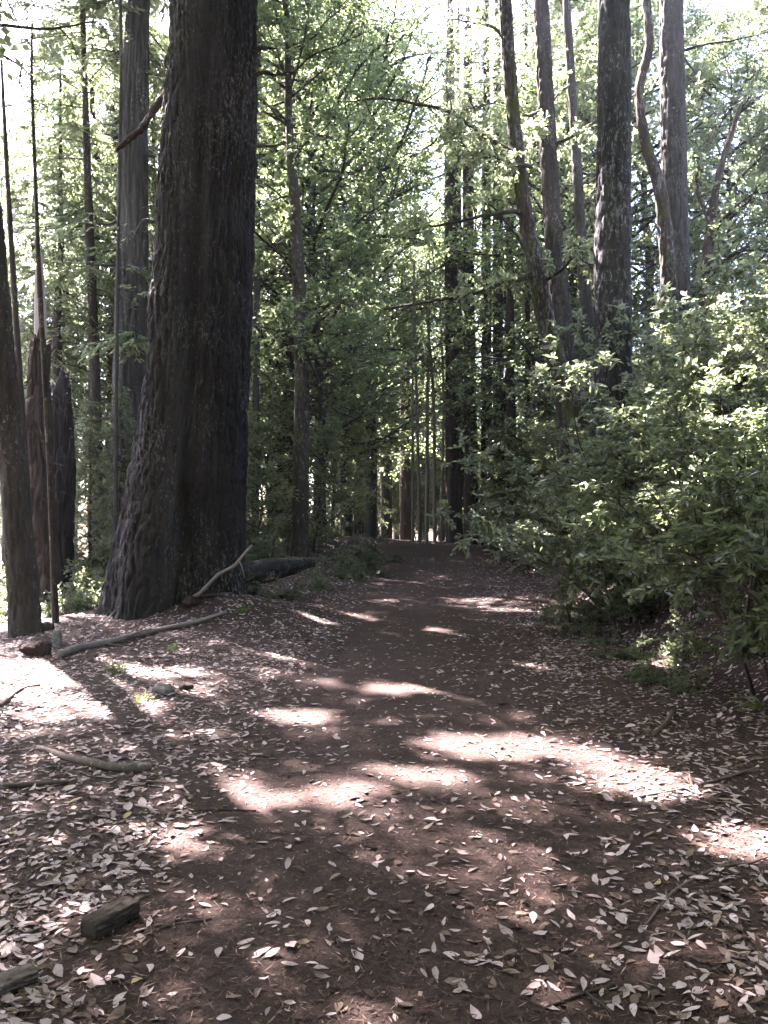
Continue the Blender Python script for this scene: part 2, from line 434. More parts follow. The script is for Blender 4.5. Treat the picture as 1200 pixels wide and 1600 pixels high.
# ------------------------------------------------------------------ trunks
def trunk_px(pxs, Y, ext=(), base_drop=0.25):
    """pxs: (px, py, width px) from the top of the frame down; Y depth; ext: (dx, dy, dz, radius factor) steps continuing above the first."""
    pts = [P(a, b, Y) for a, b, c in pxs][::-1]; rr = [c / F * Y / 2 for a, b, c in pxs][::-1]
    b0 = pts[0]; gz = hs(b0[0], Y)
    if b0[2] > gz - base_drop:
        d = pts[0] - pts[1]; d = d / max(1e-6, abs(d[2]))
        dz = b0[2] - (gz - base_drop); pts.insert(0, b0 + np.array([d[0] * dz * 0.5, 0, -dz])); rr.insert(0, rr[0] * 1.08)
    for dx, dy, dz, k in ext:
        pts.append(pts[-1] + np.array([dx, dy, dz])); rr.append(rr[-1] * k)
    return np.array(pts), np.array(rr)

def barky(mb, pts, rr, n, ds, amp, furrows, vlen, seed, extra=None, var=0.5):
    pts, rr = resample(pts, rr, ds)
    s = np.concatenate([[0], np.cumsum(np.linalg.norm(np.diff(pts, axis=0), axis=1))])
    def mod(R, th, p):
        TH, SS = np.meshgrid(th / (2 * np.pi), s)
        wp = 0.45 * (vn(TH * 8, SS / vlen * 1.3, seed + 9, 8) - 0.5)
        a = vn(TH * furrows + wp, SS / vlen, seed, furrows); rg = 1 - np.abs(2 * a - 1)
        c = vn(TH * furrows * 3, SS / vlen * 3, seed + 3, furrows * 3)
        lum = vn(TH * 5, SS / 0.9, seed + 5, 5) - 0.5
        d = amp * (-1.6 * rg ** 3 + 0.55 * (c - 0.5)) + R * 0.07 * lum
        if extra is not None: d = d + extra(R, TH, SS, p)
        return R + d
    V, Q = tube(pts, rr, n, mod)
    if callable(var):
        TH, SS = np.meshgrid(np.linspace(0, 1, n, endpoint=False), s); var = var(TH, SS).ravel()
    mb.add(V, Q, var)
    return pts, rr

def stub(rng, pts, r0, r1, n=6, ds=0.06):
    p, r = resample(pts, np.linspace(r0, r1, len(pts)), ds)
    p = p + rng.normal(size=p.shape) * r0 * 0.10
    return tube(p, r * rng.uniform(0.85, 1.15, len(r)), n)

R0 = np.random.default_rng(7)
shade_trees = []     # (trunk points, wood mesh builder, crown, thing, ...) that carry the high shade over the road

# --- spots of sun on the floor and on the bank: gaps are cut in the high crowns to let it through
LIT = []
def lit(px, py, rx, ry):
    c = G(px, py); a = G(px - rx, py); b = G(px + rx, py)
    n_ = max(1, int(round(rx / max(ry, 1) / 2.2)))
    for t in np.linspace(-1, 1, n_) if n_ > 1 else [0]:
        q = G(px + t * rx * (1 - 1.0 / n_), py)
        f = G(px, py - ry); g = G(px, py + ry)
        LIT.append((q, max(0.24, abs(f[1] - g[1]) * 0.5 * 0.8)))
for a in [(790, 1168, 95, 24), (1010, 1222, 110, 36), (395, 1250, 55, 24), (530, 1245, 55, 24), (140, 1108, 110, 20), (60, 1052, 90, 22), (300, 1325, 40, 22),
          (880, 1068, 55, 12), (500, 962, 40, 14), (240, 1052, 70, 10), (640, 1078, 55, 9), (655, 987, 40, 7), (1170, 1150, 70, 30), (1185, 1320, 40, 40),
          (650, 1215, 70, 20), (930, 1185, 40, 16), (470, 1025, 40, 8), (720, 935, 70, 7), (30, 1085, 60, 14), (800, 1042, 45, 8), (630, 925, 50, 5), (470, 1120, 40, 9)]:
    lit(*a)
for px, py, Y, r in [(905, 770, 10.5, 0.35), (905, 835, 10.0, 0.25), (950, 600, 11, 0.6), (1010, 560, 11, 0.6), (1100, 560, 11, 0.7), (960, 690, 10, 0.4), (1150, 620, 9, 0.5),
                     (880, 400, 16, 0.6), (860, 210, 17, 0.9), (760, 270, 17, 0.8), (780, 425, 16, 0.5), (900, 100, 18, 0.8)]:
    LIT.append((P(px, py, Y), r))
LP = np.array([p for p, r in LIT]); LR = np.array([r for p, r in LIT])
def keep_shade(pos):
    ok = np.ones(len(pos), bool)
    for k in range(len(LP)):
        dlt = pos - LP[k]; t = dlt @ S
        dist = np.linalg.norm(dlt - t[:, None] * S, axis=1)
        ok &= ~((dist < LR[k]) & (t > 1.0))
    return ok

# --- the giant redwood
rw = thing('giant_redwood', 'giant redwood with very thick furrowed dark trunk, charred along one side, beside the road', 'tree', (0, 0, 0))
rw_px = [(336, -20, 131), (334, 120, 139), (328, 250, 146), (323, 350, 150), (316, 480, 156), (310, 600, 160), (302, 700, 174), (293, 800, 190), (286, 880, 206), (282, 940, 218)]
pts, rr = trunk_px(rw_px, 13.6, [(0.10, 0, 3, 0.95), (0.1, 0, 5, 0.9), (0.1, 0, 6, 0.8), (0, 0, 6, 0.65), (0, 0, 5, 0.4)], 0.4)
rw_loc = (pts[0][0], pts[0][1], hs(pts[0][0], pts[0][1]) - 0.2)
def rw_extra(R, TH, SS, p):
    d = np.abs((TH - 0.012 - 0.012 * np.sin(SS * 0.6) + 0.5) % 1 - 0.5)
    f1 = vn(TH * 190 + 0.8 * vn(TH * 20, SS * 2, 8, 20), SS / 0.10, 31, 190); f2 = vn(TH * 100 + 0.7 * vn(TH * 16, SS * 1.4, 7, 16), SS / 0.22, 32, 100); f3 = vn(TH * 60, SS / 0.07 + 3 * vn(TH * 60, SS * 0 + 1, 41, 60), 33, 60)
    fine = 0.026 * (f1 - 0.5) - 0.036 * (1 - np.abs(2 * f2 - 1)) ** 4 - 0.016 * (f3 > 0.82)
    g = fine - 0.30 * np.exp(-(d / 0.026) ** 2) + 0.07 * R * (np.exp(-((((TH - 0.10 + 0.5) % 1) - 0.5) / 0.06) ** 2) + np.exp(-((((TH - 0.91 + 0.5) % 1) - 0.5) / 0.07) ** 2))
    d2 = np.abs((TH - 0.10 - 0.01 * np.sin(SS * 0.9 + 1) + 0.5) % 1 - 0.5)
    g2 = -0.06 * np.exp(-(d2 / 0.02) ** 2)
    low = np.exp(-SS / 1.6)
    fl = low * 0.13 * np.cos(2 * np.pi * TH * 5 + 0.8) * R
    cav = -0.22 * np.exp(-(((TH - 0.06 + 0.5) % 1 - 0.5) / 0.035) ** 2) * np.exp(-((SS - 1.4) / 0.7) ** 2)
    return g + g2 + fl + cav + 0.10 * R * np.exp(-(((TH - 0.93 + 0.5) % 1 - 0.5) / 0.09) ** 2)
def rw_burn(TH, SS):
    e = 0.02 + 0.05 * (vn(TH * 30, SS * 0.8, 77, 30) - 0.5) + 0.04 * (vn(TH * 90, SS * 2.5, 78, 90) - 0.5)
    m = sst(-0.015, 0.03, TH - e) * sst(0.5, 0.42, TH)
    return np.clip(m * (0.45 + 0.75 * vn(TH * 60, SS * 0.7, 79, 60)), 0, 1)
kk = 11
lo_p, lo_r = pts[:kk + 2], rr[:kk + 2]
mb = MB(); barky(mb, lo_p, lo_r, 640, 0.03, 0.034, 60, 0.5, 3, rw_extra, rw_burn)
rwp, rwr = barky(mb, pts[kk:], rr[kk:] * 0.97, 60, 0.3, 0.03, 20, 1.1, 4)
rwp, rwr = resample(pts, rr, 0.2)
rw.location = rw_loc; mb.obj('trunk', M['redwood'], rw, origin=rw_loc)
def part_branch(parent, loc, name, pxs, Y0, r0, r1, mat, dY=0.0, rng=R0, label=None, n=6):
    q = [P(a, b, Y0 + dY * k / max(1, len(pxs) - 1)) for k, (a, b) in enumerate(pxs)]
    mb = MB(); V, Q = stub(rng, q, r0, r1, n); mb.add(V, Q, 0.2)
    o = mb.obj(name, mat, parent, origin=loc)
    if label: o['label'] = label
    return o
part_branch(rw, rw_loc, 'dead_branch', [(392, 120), (412, 113), (430, 117), (458, 112)], 13.5, 0.045, 0.010, M['dark'])
part_branch(rw, rw_loc, 'dead_branch', [(388, 232), (408, 227), (425, 228), (456, 221)], 13.4, 0.04, 0.009, M['stick'])
part_branch(rw, rw_loc, 'dead_branch', [(266, 140), (245, 165), (222, 200), (196, 222), (182, 238)], 13.5, 0.075, 0.035, M['dark'], label='crooked black dead branch hanging down from the trunk')
part_branch(rw, rw_loc, 'dead_branch', [(396, 78), (415, 75), (432, 77)], 13.6, 0.05, 0.012, M['dark'])
part_branch(rw, rw_loc, 'dead_branch', [(268, 80), (261, 92), (258, 104)], 13.4, 0.05, 0.02, M['dark'])
part_branch(rw, rw_loc, 'dead_branch', [(390, 355), (412, 375), (440, 400), (455, 418)], 13.7, 0.03, 0.008, M['dark'])
shade_trees.append([rwp, MB(), Crown(R0), rw, rw_loc, M['dark'], 'needle'])

def px_tree(name, label, cat, pxs, Y, mat, ext, n=28, ds=0.10, amp=0.012, furrows=16, vlen=0.5, seed=1, shade=None, group=None, var=0.5):
    pts, rr = trunk_px(pxs, Y, ext)
    loc = (pts[0][0], pts[0][1], pts[0][2])
    t = thing(name, label, cat, loc, group)
    mb = MB(); p, r = barky(mb, pts, rr, n, ds, amp, furrows, vlen, seed, var=var)
    wood = MB()
    wood.V.append(mb.V[0]); wood.F.append(mb.F[0]); wood.A.append(np.full(len(mb.V[0]), 0.0 if mat is M['redwood'] else 0.5, np.float32)); wood.n = mb.n
    d = dict(t=t, p=p, r=r, wood=wood, mat=mat, loc=loc, crown=Crown(np.random.default_rng(seed)), rng=np.random.default_rng(seed + 100), kind=shade)
    return d
def finish(d, leaf=None, per=10, L=0.11, W=0.05, needles=False, keep=None, folded=False):
    d['wood'].obj('trunk', d['mat'], d['t'], origin=d['loc'])
    if d['crown'].b:
        mb = MB()
        if needles: d['crown'].needles(mb, per, L, W, keep)
        else: d['crown'].leaves(mb, per, L, W, folded, keep=keep)
        mb.obj('crown', M[leaf], d['t'], smooth=False, origin=d['loc'])
near = []

# --- trees traced one by one
T2 = px_tree('conifer_tree', 'thin leaning brown trunk standing alone by the pale stone, nearest tree on the open side', 'tree',
    [(-34, 200, 34), (-16, 330, 36), (8, 600, 40), (26, 800, 44), (40, 985, 52)], 11.8, M['brown'], [(-0.35, 0, 2.5, .9), (-.4, 0, 4, .8), (-.3, 0, 5, .6), (-.2, 0, 3, .3)], 80, 0.04, 0.018, 22, 0.2, 21)
T3 = px_tree('sapling', 'very thin bare sapling stem standing before the reddish snag', 'tree',
    [(50, 130, 5), (56, 300, 6), (62, 450, 8), (76, 700, 9), (87, 975, 11)], 13.0, M['mossy'], [(0, 0, 1, .6)], 10, 0.12, 0.003, 6, 0.4, 22)
T3b = px_tree('sapling', 'slender dark stem seen close behind the leaning brown trunk', 'tree',
    [(10, 250, 7), (22, 450, 9), (38, 700, 10), (50, 900, 12)], 16.0, M['dark'], [(-.1, 0, 2, .6)], 10, 0.15, 0.004, 6, 0.4, 23)
T6 = px_tree('conifer_tree', 'tall grey-brown conifer trunk close behind the giant redwood on its open side', 'tree',
    [(217, -20, 34), (212, 120, 42), (208, 250, 47), (207, 400, 50), (204, 640, 56), (200, 900, 64)], 20.0, M['grey'], [(0.05, 0, 4, .85), (0, 0, 5, .7), (0, 0, 5, .4)], 90, 0.06, 0.036, 26, 0.8, 26)
T6b = px_tree('sapling', 'thin straight stem growing in front of the grey-brown conifer trunk', 'tree',
    [(188, -20, 5), (189, 120, 5), (187, 250, 5.5), (183, 500, 6), (180, 850, 7)], 17.5, M['grey'], [(0, 0, 2, .6)], 10, 0.15, 0.003, 6, 0.4, 27)
T7 = px_tree('conifer_tree', 'slim straight conifer with drooping sprays between the snag and the grey-brown conifer', 'tree',
    [(128, -20, 8), (133, 150, 10), (139, 330, 13), (146, 520, 16), (151, 720, 18), (153, 860, 20)], 21.0, M['brown'], [(-.05, 0, 3, .7), (0, 0, 3, .4)], 20, 0.12, 0.01, 12, 0.5, 28)
T8 = px_tree('conifer_tree', 'dark trunk partly hidden between the slim conifer and the grey-brown conifer', 'tree',
    [(184, 300, 20), (180, 500, 22), (178, 700, 24), (176, 880, 28)], 25.0, M['dark'], [(0, 0, 6, .8), (0, 0, 5, .5)], 24, 0.15, 0.02, 14, 0.6, 29)
T9 = px_tree('broadleaf_tree', 'thin upright trunk emerging just behind the charred edge of the giant redwood', 'tree',
    [(405, -20, 8), (403, 200, 9), (402, 420, 10), (400, 620, 11), (398, 850, 13)], 25.0, M['grey'], [(0, 0, 3, .6)], 14, 0.15, 0.005, 8, 0.5, 30)
T10 = px_tree('broadleaf_tree', 'leafy broadleaf tree with upright mossy trunk between the giant redwood and the road', 'tree',
    [(449, 60, 10), (452, 200, 13), (461, 330, 18), (467, 450, 21), (472, 600, 24), (468, 830, 28)], 21.5, M['mossy'], [(-.05, 0, 2, .7), (.1, 0, 2.5, .5)], 24, 0.1, 0.012, 14, 0.4, 31)
T15 = px_tree('broadleaf_tree', 'curved mossy trunk leaning over the bank with a long limb reaching across the road', 'tree',
    [(788, -20, 20), (797, 120, 22), (806, 220, 22), (820, 330, 24), (838, 420, 28), (852, 500, 30), (872, 570, 30), (905, 672, 38)], 18.0, M['mossy'], [(-.1, 0, 1.2, .8), (-.1, 0, 1.2, .5)], 72, 0.05, 0.026, 18, 0.28, 35)
T16 = px_tree('conifer_tree', 'upright reddish brown trunk directly behind the curved mossy trunk', 'tree',
    [(844, -20, 25), (851, 120, 26), (858, 250, 28), (866, 380, 30), (877, 500, 34), (886, 620, 37)], 21.0, M['brown'], [(-.1, 0, 2, .85), (-.1, 0, 1.6, .6)], 72, 0.05, 0.030, 20, 0.3, 36)
T17 = px_tree('broadleaf_tree', 'thin grey trunk rising between the reddish brown trunk and the thick lichen-grey trunk', 'tree',
    [(884, -20, 12), (892, 120, 14), (900, 240, 15), (910, 400, 18), (922, 560, 21), (930, 680, 23)], 22.0, M['grey'], [(-.1, 0, 3, .8), (0, 0, 3, .5)], 44, 0.06, 0.016, 16, 0.3, 37)
T18 = px_tree('fir_tree', 'thick straight lichen-grey trunk rising from the bright shrubs on the bank', 'tree',
    [(960, -20, 50), (960, 200, 53), (957, 400, 56), (957, 560, 59), (955, 700, 63)], 16.0, M['fir'], [(0.1, 0, 4, .9), (.1, 0, 5, .8), (0, 0, 5, .6), (0, 0, 3, .3)], 120, 0.04, 0.026, 30, 0.28, 38)
T19 = px_tree('fir_tree', 'straight brown-grey trunk standing second along the bank behind the curvy stem', 'tree',
    [(1049, -20, 36), (1052, 200, 40), (1055, 400, 43), (1058, 560, 46)], 20.0, M['grey'], [(0, 0, 4, .9), (0, 0, 5, .75), (0, 0, 4, .4)], 96, 0.05, 0.032, 26, 0.26, 39)
T20 = px_tree('broadleaf_tree', 'curvy s-shaped dark stem winding beside the straight brown-grey trunk', 'tree',
    [(1008, -20, 13), (1014, 70, 15), (999, 140, 15), (1009, 225, 17), (1032, 300, 21), (1044, 420, 25), (1048, 540, 28)], 19.3, M['mossy'], [(-.1, 0, 1.6, .8), (.1, 0, 1.6, .5)], 48, 0.05, 0.018, 14, 0.3, 40)
T21 = px_tree('broadleaf_tree', 'short dark trunk with arching leafy limbs on the bank beyond the straight brown-grey trunk', 'tree',
    [(1118, 300, 12), (1106, 400, 18), (1100, 500, 22), (1098, 600, 26)], 22.0, M['dark'], [(.3, 0, 1.2, .8), (.4, 0, 1.2, .6)], 20, 0.1, 0.01, 12, 0.4, 41)
OFF = []  # unseen conifers added to hold the sprays that shade the road
for k, (x, y, h_) in enumerate([(-9.2, 9.0, 19), (-12.5, 14.5, 24), (-10.5, 18.0, 25)]):
    rr_ = np.array([.30, .26, .2, .12, .04]); zz_ = np.array([-.3, .2 * h_, .5 * h_, .8 * h_, h_]); loc = (x, y, hs(x, y) - .2)
    t = thing('conifer_tree', 'added unseen conifer outside the frame whose high boughs shade the road', 'tree', loc, 'unseen conifers added to shade the road')
    wood = MB(); p, r = barky(wood, np.stack([x + zz_ * .01, y + zz_ * .008, loc[2] + zz_], 1), rr_, 32, .12, .014, 16, .4, 140 + k); wood.A = [np.full(wood.n, .5, np.float32)]
    OFF.append(dict(t=t, p=p, r=r, wood=wood, mat=M['brown'], loc=loc, crown=Crown(np.random.default_rng(150 + k)), rng=np.random.default_rng(160 + k)))
for d in [T2, T6] + OFF: shade_trees.append([d['p'], d['wood'], d['crown'], d['t'], d['loc'], d['mat'], None])

# --- the limbs and the leaves of the traced trees
def limb_px(d, pxs, Y0, dY, r0, r1, leafs=(0.4, 1.0), nsub=8, twl=0.4, sl=0.8, twigs=6):
    rng = d['rng']; m = len(pxs)
    q = np.array([P(a, b, Y0 + dY * k / (m - 1)) for k, (a, b) in enumerate(pxs)])
    p, r = resample(q, np.linspace(r0, r1, m), 0.12)
    p = p + rng.normal(size=p.shape) * r0 * 0.15
    V, Q = tube(p, r, 6); d['wood'].add(V, Q, 0.0)
    if nsub:
        pb, pd = at_path(p, rng.uniform(leafs[0], leafs[1], nsub))
        for k in range(nsub):
            sd = unit(pd[k] * 0.5 + rnd(rng, 1)[0] + np.array([0, 0, 0.25]))
            sp = grow(rng, pb[k], sd, sl * rng.uniform(0.6, 1.3), 0.1, 5, 0.15)
            V, Q = tube(sp, np.linspace(r1 * 1.2, r1 * 0.5, 5), 4, cap=False); d['wood'].add(V, Q, 0.0)
            tb, td = at_path(sp, rng.uniform(0.2, 1.0, twigs))
            d['crown'].twigs(tb, td * 0.7 + rnd(rng, twigs), twl * rng.uniform(0.6, 1.3, twigs))
limb_px(T15, [(838, 425), (800, 440), (740, 458), (680, 470), (600, 482)], 18.0, -1.0, 0.075, 0.02, (0.08, 0.6), 7, 0.3, 0.6, 7)
limb_px(T15, [(818, 333), (790, 331), (750, 338), (690, 352), (640, 360)], 18.0, -1.5, 0.06, 0.015, (0.3, 1.0), 5, 0.3, 0.6)
limb_px(T15, [(803, 240), (760, 215), (700, 175), (600, 155), (540, 160)], 18.0, -1.0, 0.06, 0.015, (0.2, 0.9), 8, 0.35, 0.7)
limb_px(T15, [(796, 110), (780, 50), (740, 35), (700, 30)], 18.0, 0.5, 0.05, 0.012, (0.5, 1.0), 3, 0.3, 0.6)
limb_px(T15, [(830, 260), (800, 255), (760, 240), (720, 228)], 18.0, -1.5, 0.05, 0.015, (0.2, 1.0), 10, 0.35, 0.7, 8)
limb_px(T15, [(850, 440), (880, 420), (900, 400), (925, 420)], 18.0, -1.2, 0.04, 0.012, (0.2, 1.0), 8, 0.3, 0.5, 8)
limb_px(T16, [(857, 230), (890, 215), (930, 190), (960, 180)], 21.0, -1.0, 0.05, 0.015, (0.1, 1.0), 8, 0.35, 0.7, 8)
limb_px(T16, [(855, 170), (820, 180), (780, 160), (740, 170)], 21.0, -1.5, 0.05, 0.015, (0.2, 1.0), 9, 0.35, 0.8, 8)
limb_px(T17, [(893, 130), (870, 150), (845, 195), (830, 250)], 22.0, -1.5, 0.04, 0.015, (0.1, 1.0), 9, 0.35, 0.8, 8)
limb_px(T17, [(905, 330), (930, 300), (960, 270)], 22.0, 1, 0.04, 0.015, (0.2, 1.0), 6, 0.3, 0.7, 6)
limb_px(T19, [(1066, 80), (1100, 70), (1150, 62), (1200, 50)], 20.0, -1.0, 0.04, 0.01, (0.4, 1.0), 4, 0.25, 0.5, 4)
limb_px(T19, [(1068, 90), (1090, 120), (1095, 150)], 20.0, -1.0, 0.035, 0.01, (0.4, 1.0), 3, 0.25, 0.5, 4)
limb_px(T20, [(1010, 230), (985, 250), (975, 275)], 19.3, 0.6, 0.03, 0.01, (0.3, 1.0), 5, 0.3, 0.6, 6)
limb_px(T21, [(1106, 400), (1125, 350), (1160, 315), (1215, 295)], 22.0, -1.0, 0.06, 0.02, (0.2, 1.0), 10, 0.4, 0.9, 8)
limb_px(T21, [(1103, 440), (1140, 400), (1180, 390), (1230, 400)], 22.0, -1.5, 0.05, 0.02, (0.2, 1.0), 10, 0.4, 0.9, 8)
limb_px(T21, [(1110, 350), (1090, 300), (1095, 250), (1120, 200)], 22.0, 0.5, 0.05, 0.02, (0.1, 1.0), 10, 0.4, 0.9, 8)
# bare branches of the leaning trunk reaching into the picture
limb_px(T2, [(-48, 44), (0, 40), (70, 45), (150, 34)], 11.8, 0.4, 0.035, 0.012, nsub=0)
limb_px(T2, [(-40, 60), (0, 84), (35, 106), (58, 132)], 11.8, -0.3, 0.025, 0.006, nsub=0)
limb_px(T2, [(35, 98), (30, 130), (42, 150), (75, 168)], 11.6, 0.3, 0.014, 0.005, nsub=0)
limb_px(T2, [(92, 42), (110, 62), (122, 95)], 12.1, 0.4, 0.014, 0.006, nsub=0)
limb_px(T2, [(-45, 20), (0, 18), (30, 35)], 11.6, -0.4, 0.02, 0.006, nsub=0)
limb_px(T2, [(8, -5), (30, 40), (52, 80)], 11.6, 0.4, 0.012, 0.005, nsub=0)
# T10: an oak-like crown
rng = T10['rng']
for k in range(64):
    t = rng.uniform(0.22, 1.0); pb, pd = at_path(T10['p'], np.array([t])); a = k * 2.4
    leafy_limb(rng, T10['wood'], T10['crown'], pb[0], [math.cos(a), math.sin(a), 0.35], rng.uniform(1.4, 3.4) * (1.1 - 0.25 * t), 0.035, 0.15, 7, 7, 0.42)
rng = T9['rng']
for k in range(20):
    pb, pd = at_path(T9['p'], np.array([rng.uniform(0.35, 1.0)])); a = k * 2.4
    leafy_limb(rng, T9['wood'], T9['crown'], pb[0], [math.cos(a), math.sin(a), 0.3], rng.uniform(1.0, 2.2), 0.025, 0.1, 5, 5, 0.4)
rng = T7['rng']
for k in range(70):
    pb, pd = at_path(T7['p'], np.array([rng.uniform(0.3, 1.0)])); a = k * 2.4
    conifer_branch(rng, T7['wood'], T7['crown'], pb[0], [math.cos(a), math.sin(a), 0.05], rng.uniform(0.9, 2.4), 0.018, -0.5, 16)
rng = T6['rng']
for k in range(74):
    pb, pd = at_path(T6['p'], np.array([rng.uniform(0.12, 0.98)])); a = k * 2.4
    conifer_branch(rng, T6['wood'], T6['crown'], pb[0], [math.cos(a), math.sin(a), 0.1], rng.uniform(1.4, 3.4), 0.03, -0.6, 20)
rng = T8['rng']
for k in range(36):
    pb, pd = at_path(T8['p'], np.array([rng.uniform(0.35, 0.98)])); a = k * 2.4
    conifer_branch(rng, T8['wood'], T8['crown'], pb[0], [math.cos(a), math.sin(a), 0.1], rng.uniform(1.4, 3.0), 0.03, -0.6, 18)
# a few dead twigs on the two sapling stems
for T in (T3, T6b, T3b):
    rng = T['rng']
    for k in range(14):
        pb, pd = at_path(T['p'], np.array([rng.uniform(0.2, 0.95)]))
        g_ = grow(rng, pb[0], [rng.normal(), rng.normal() * .5, rng.uniform(-.3, .5)], rng.uniform(.2, .7), -0.3, 5, .15)
        V, Q = tube(g_, np.linspace(.008, .003, 5), 4); T['wood'].add(V, Q, 0.5)

# --- the high shade: sprays put in the sun's path, in crowns of near and unseen trees, to shade the road
LIMBS = []
def high_shade(n, xr, yr, seed):
    rng = np.random.default_rng(seed)
    gx = rng.uniform(*xr, n); gy = rng.uniform(*yr, n)
    z = 3.0 + 1.35 * gy + rng.uniform(0.3, 7.0, n); z = np.clip(z, 9.5, 24)
    tt = z / S[2]; pos = np.stack([gx + tt * S[0], gy + tt * S[1], z], 1)
    for p in pos:
        best = None
        for st in shade_trees:
            q = st[0]; k = np.argmin(np.abs(q[:, 2] - (p[2] - 0.8)))
            if q[-1, 2] < p[2] - 3: continue
            dd = np.linalg.norm(q[k, :2] - p[:2])
            if best is None or dd < best[0]: best = (dd, st, q[k])
        dd, st, q = best
        ln = np.linalg.norm(p - q); mid = (p + q) / 2 + np.array([0, 0, 0.12 * ln])
        if rng.random() < 0.16 and len(LIMBS) < 400:
            LIMBS.append(1); k = min(len(st[0]) - 2, np.argmin(np.abs(st[0][:, 2] - max(13.5, p[2] - rng.uniform(0.3, 3.0))))); q = st[0][k]
            ln = np.linalg.norm(p - q); mid = (p + q) / 2 + np.array([0, 0, 0.10 * ln]) + rng.normal(size=3) * 0.15
            b, _ = resample(np.array([q, mid, p]), np.array([1., 1, 1]), 0.8)
            if keep_shade(b).all():
                V, Q = tube(b, np.linspace(0.010 + 0.004 * ln, 0.006, len(b)), 4, cap=False); st[1].add(V, Q, 0.2)
        m = 9
        st[2].twigs(p + rng.normal(size=(m, 3)) * np.array([0.28, 0.28, 0.16]), rnd(rng, m) * np.array([1, 1, 0.4]), rng.uniform(0.3, 0.6, m))
high_shade(1900, (-6.5, 8.5), (-1.0, 13.0), 5); high_shade(650, (2.3, 7.0), (3.5, 11.0), 6)

finish(T2, 'needle', 7, 0.20, 0.075, True, keep_shade)
OVER = []  # unseen trees added to close off skylight from above
for k, (x, y, h_) in enumerate([(7.0, 4.5, 19), (-6.8, 2.5, 19), (5.2, -4.0, 20), (-4.6, -5.0, 20), (9.5, 10.5, 20)]):
    rr_ = np.array([.30, .26, .2, .12, .04]); zz_ = np.array([-.3, .2 * h_, .5 * h_, .8 * h_, h_]); loc = (x, y, hs(x, y) - .2)
    t = thing('broadleaf_tree', 'unseen broadleaf tree added outside the frame, its crown blocking the overhead sky', 'tree', loc, 'unseen trees added to block the sky')
    wood = MB(); p, r = barky(wood, np.stack([x + zz_ * .01, y + zz_ * .008, loc[2] + zz_], 1), rr_, 32, .12, .014, 16, .4, 240 + k); wood.A = [np.full(wood.n, .5, np.float32)]
    OVER.append(dict(t=t, p=p, r=r, wood=wood, mat=M['grey'], loc=loc, crown=Crown(np.random.default_rng(250 + k)), rng=np.random.default_rng(260 + k)))
def overhead(n, seed):
    rng = np.random.default_rng(seed)
    for k in range(n):
        X = rng.uniform(-8, 10); Y = rng.uniform(-10, 13); z = max(9.0, 3.2 + .78 * Y) + rng.uniform(0, 6)
        gx = X - S[0] / S[2] * z; gy = Y - S[1] / S[2] * z
        if gy > .6 and gx < 8.0: continue
        if Y > 0 and abs(X) < .55 * Y + 1 and z < 3.2 + .70 * Y: continue
        p = np.array([X, Y, z]); best = None
        for d in OVER:
            q = d['p']; i = np.argmin(np.abs(q[:, 2] - (z - 1.0))); dd = np.linalg.norm(q[i, :2] - p[:2])
            if best is None or dd < best[0]: best = (dd, d, q[i])
        dd, d, q = best
        if rng.random() < .2:
            mid = (p + q) / 2 + np.array([0, 0, .08 * dd]); b, _ = resample(np.array([q, mid, p]), np.ones(3), .8)
            V, Q = tube(b, np.linspace(.012 + .006 * dd, .007, len(b)), 4, cap=False); d['wood'].add(V, Q, .5)
        m = 9; d['crown'].twigs(p + rng.normal(size=(m, 3)) * np.array([.4, .4, .2]), rnd(rng, m) * np.array([1, 1, .4]), rng.uniform(.3, .6, m))
overhead(1500, 9)
for d in OVER: finish(d, 'broad', 8, 0.17, 0.10)
for d in OFF: finish(d, 'needle', 7, 0.20, 0.075, True, keep_shade)
finish(T18); finish(T19, 'broad_warm', 10, 0.11, 0.05); finish(T17, 'broad_warm', 12, 0.12, 0.055, folded=True)
mb = MB(); rwc = shade_trees[0]
rwc[1].obj('limbs', M['dark'], rw, origin=rw_loc); rwc[2].needles(mb, 7, 0.20, 0.075, keep_shade); mb.obj('crown', M['needle'], rw, smooth=False, origin=rw_loc)
finish(T3); finish(T3b); finish(T6b)
finish(T6, 'needle', 14, 0.18, 0.06, True, keep_shade); finish(T7, 'needle', 15, 0.16, 0.045, True); finish(T8, 'needle', 9, 0.2, 0.055, True)
finish(T9, 'broad', 12, 0.12, 0.065); finish(T10, 'broad', 11, 0.115, 0.062)
finish(T15, 'broad_warm', 12, 0.12, 0.055, folded=True); finish(T16, 'broad_warm', 12, 0.12, 0.055, folded=True)
finish(T20, 'broad_warm', 12, 0.12, 0.055); finish(T21, 'broad', 12, 0.12, 0.055)

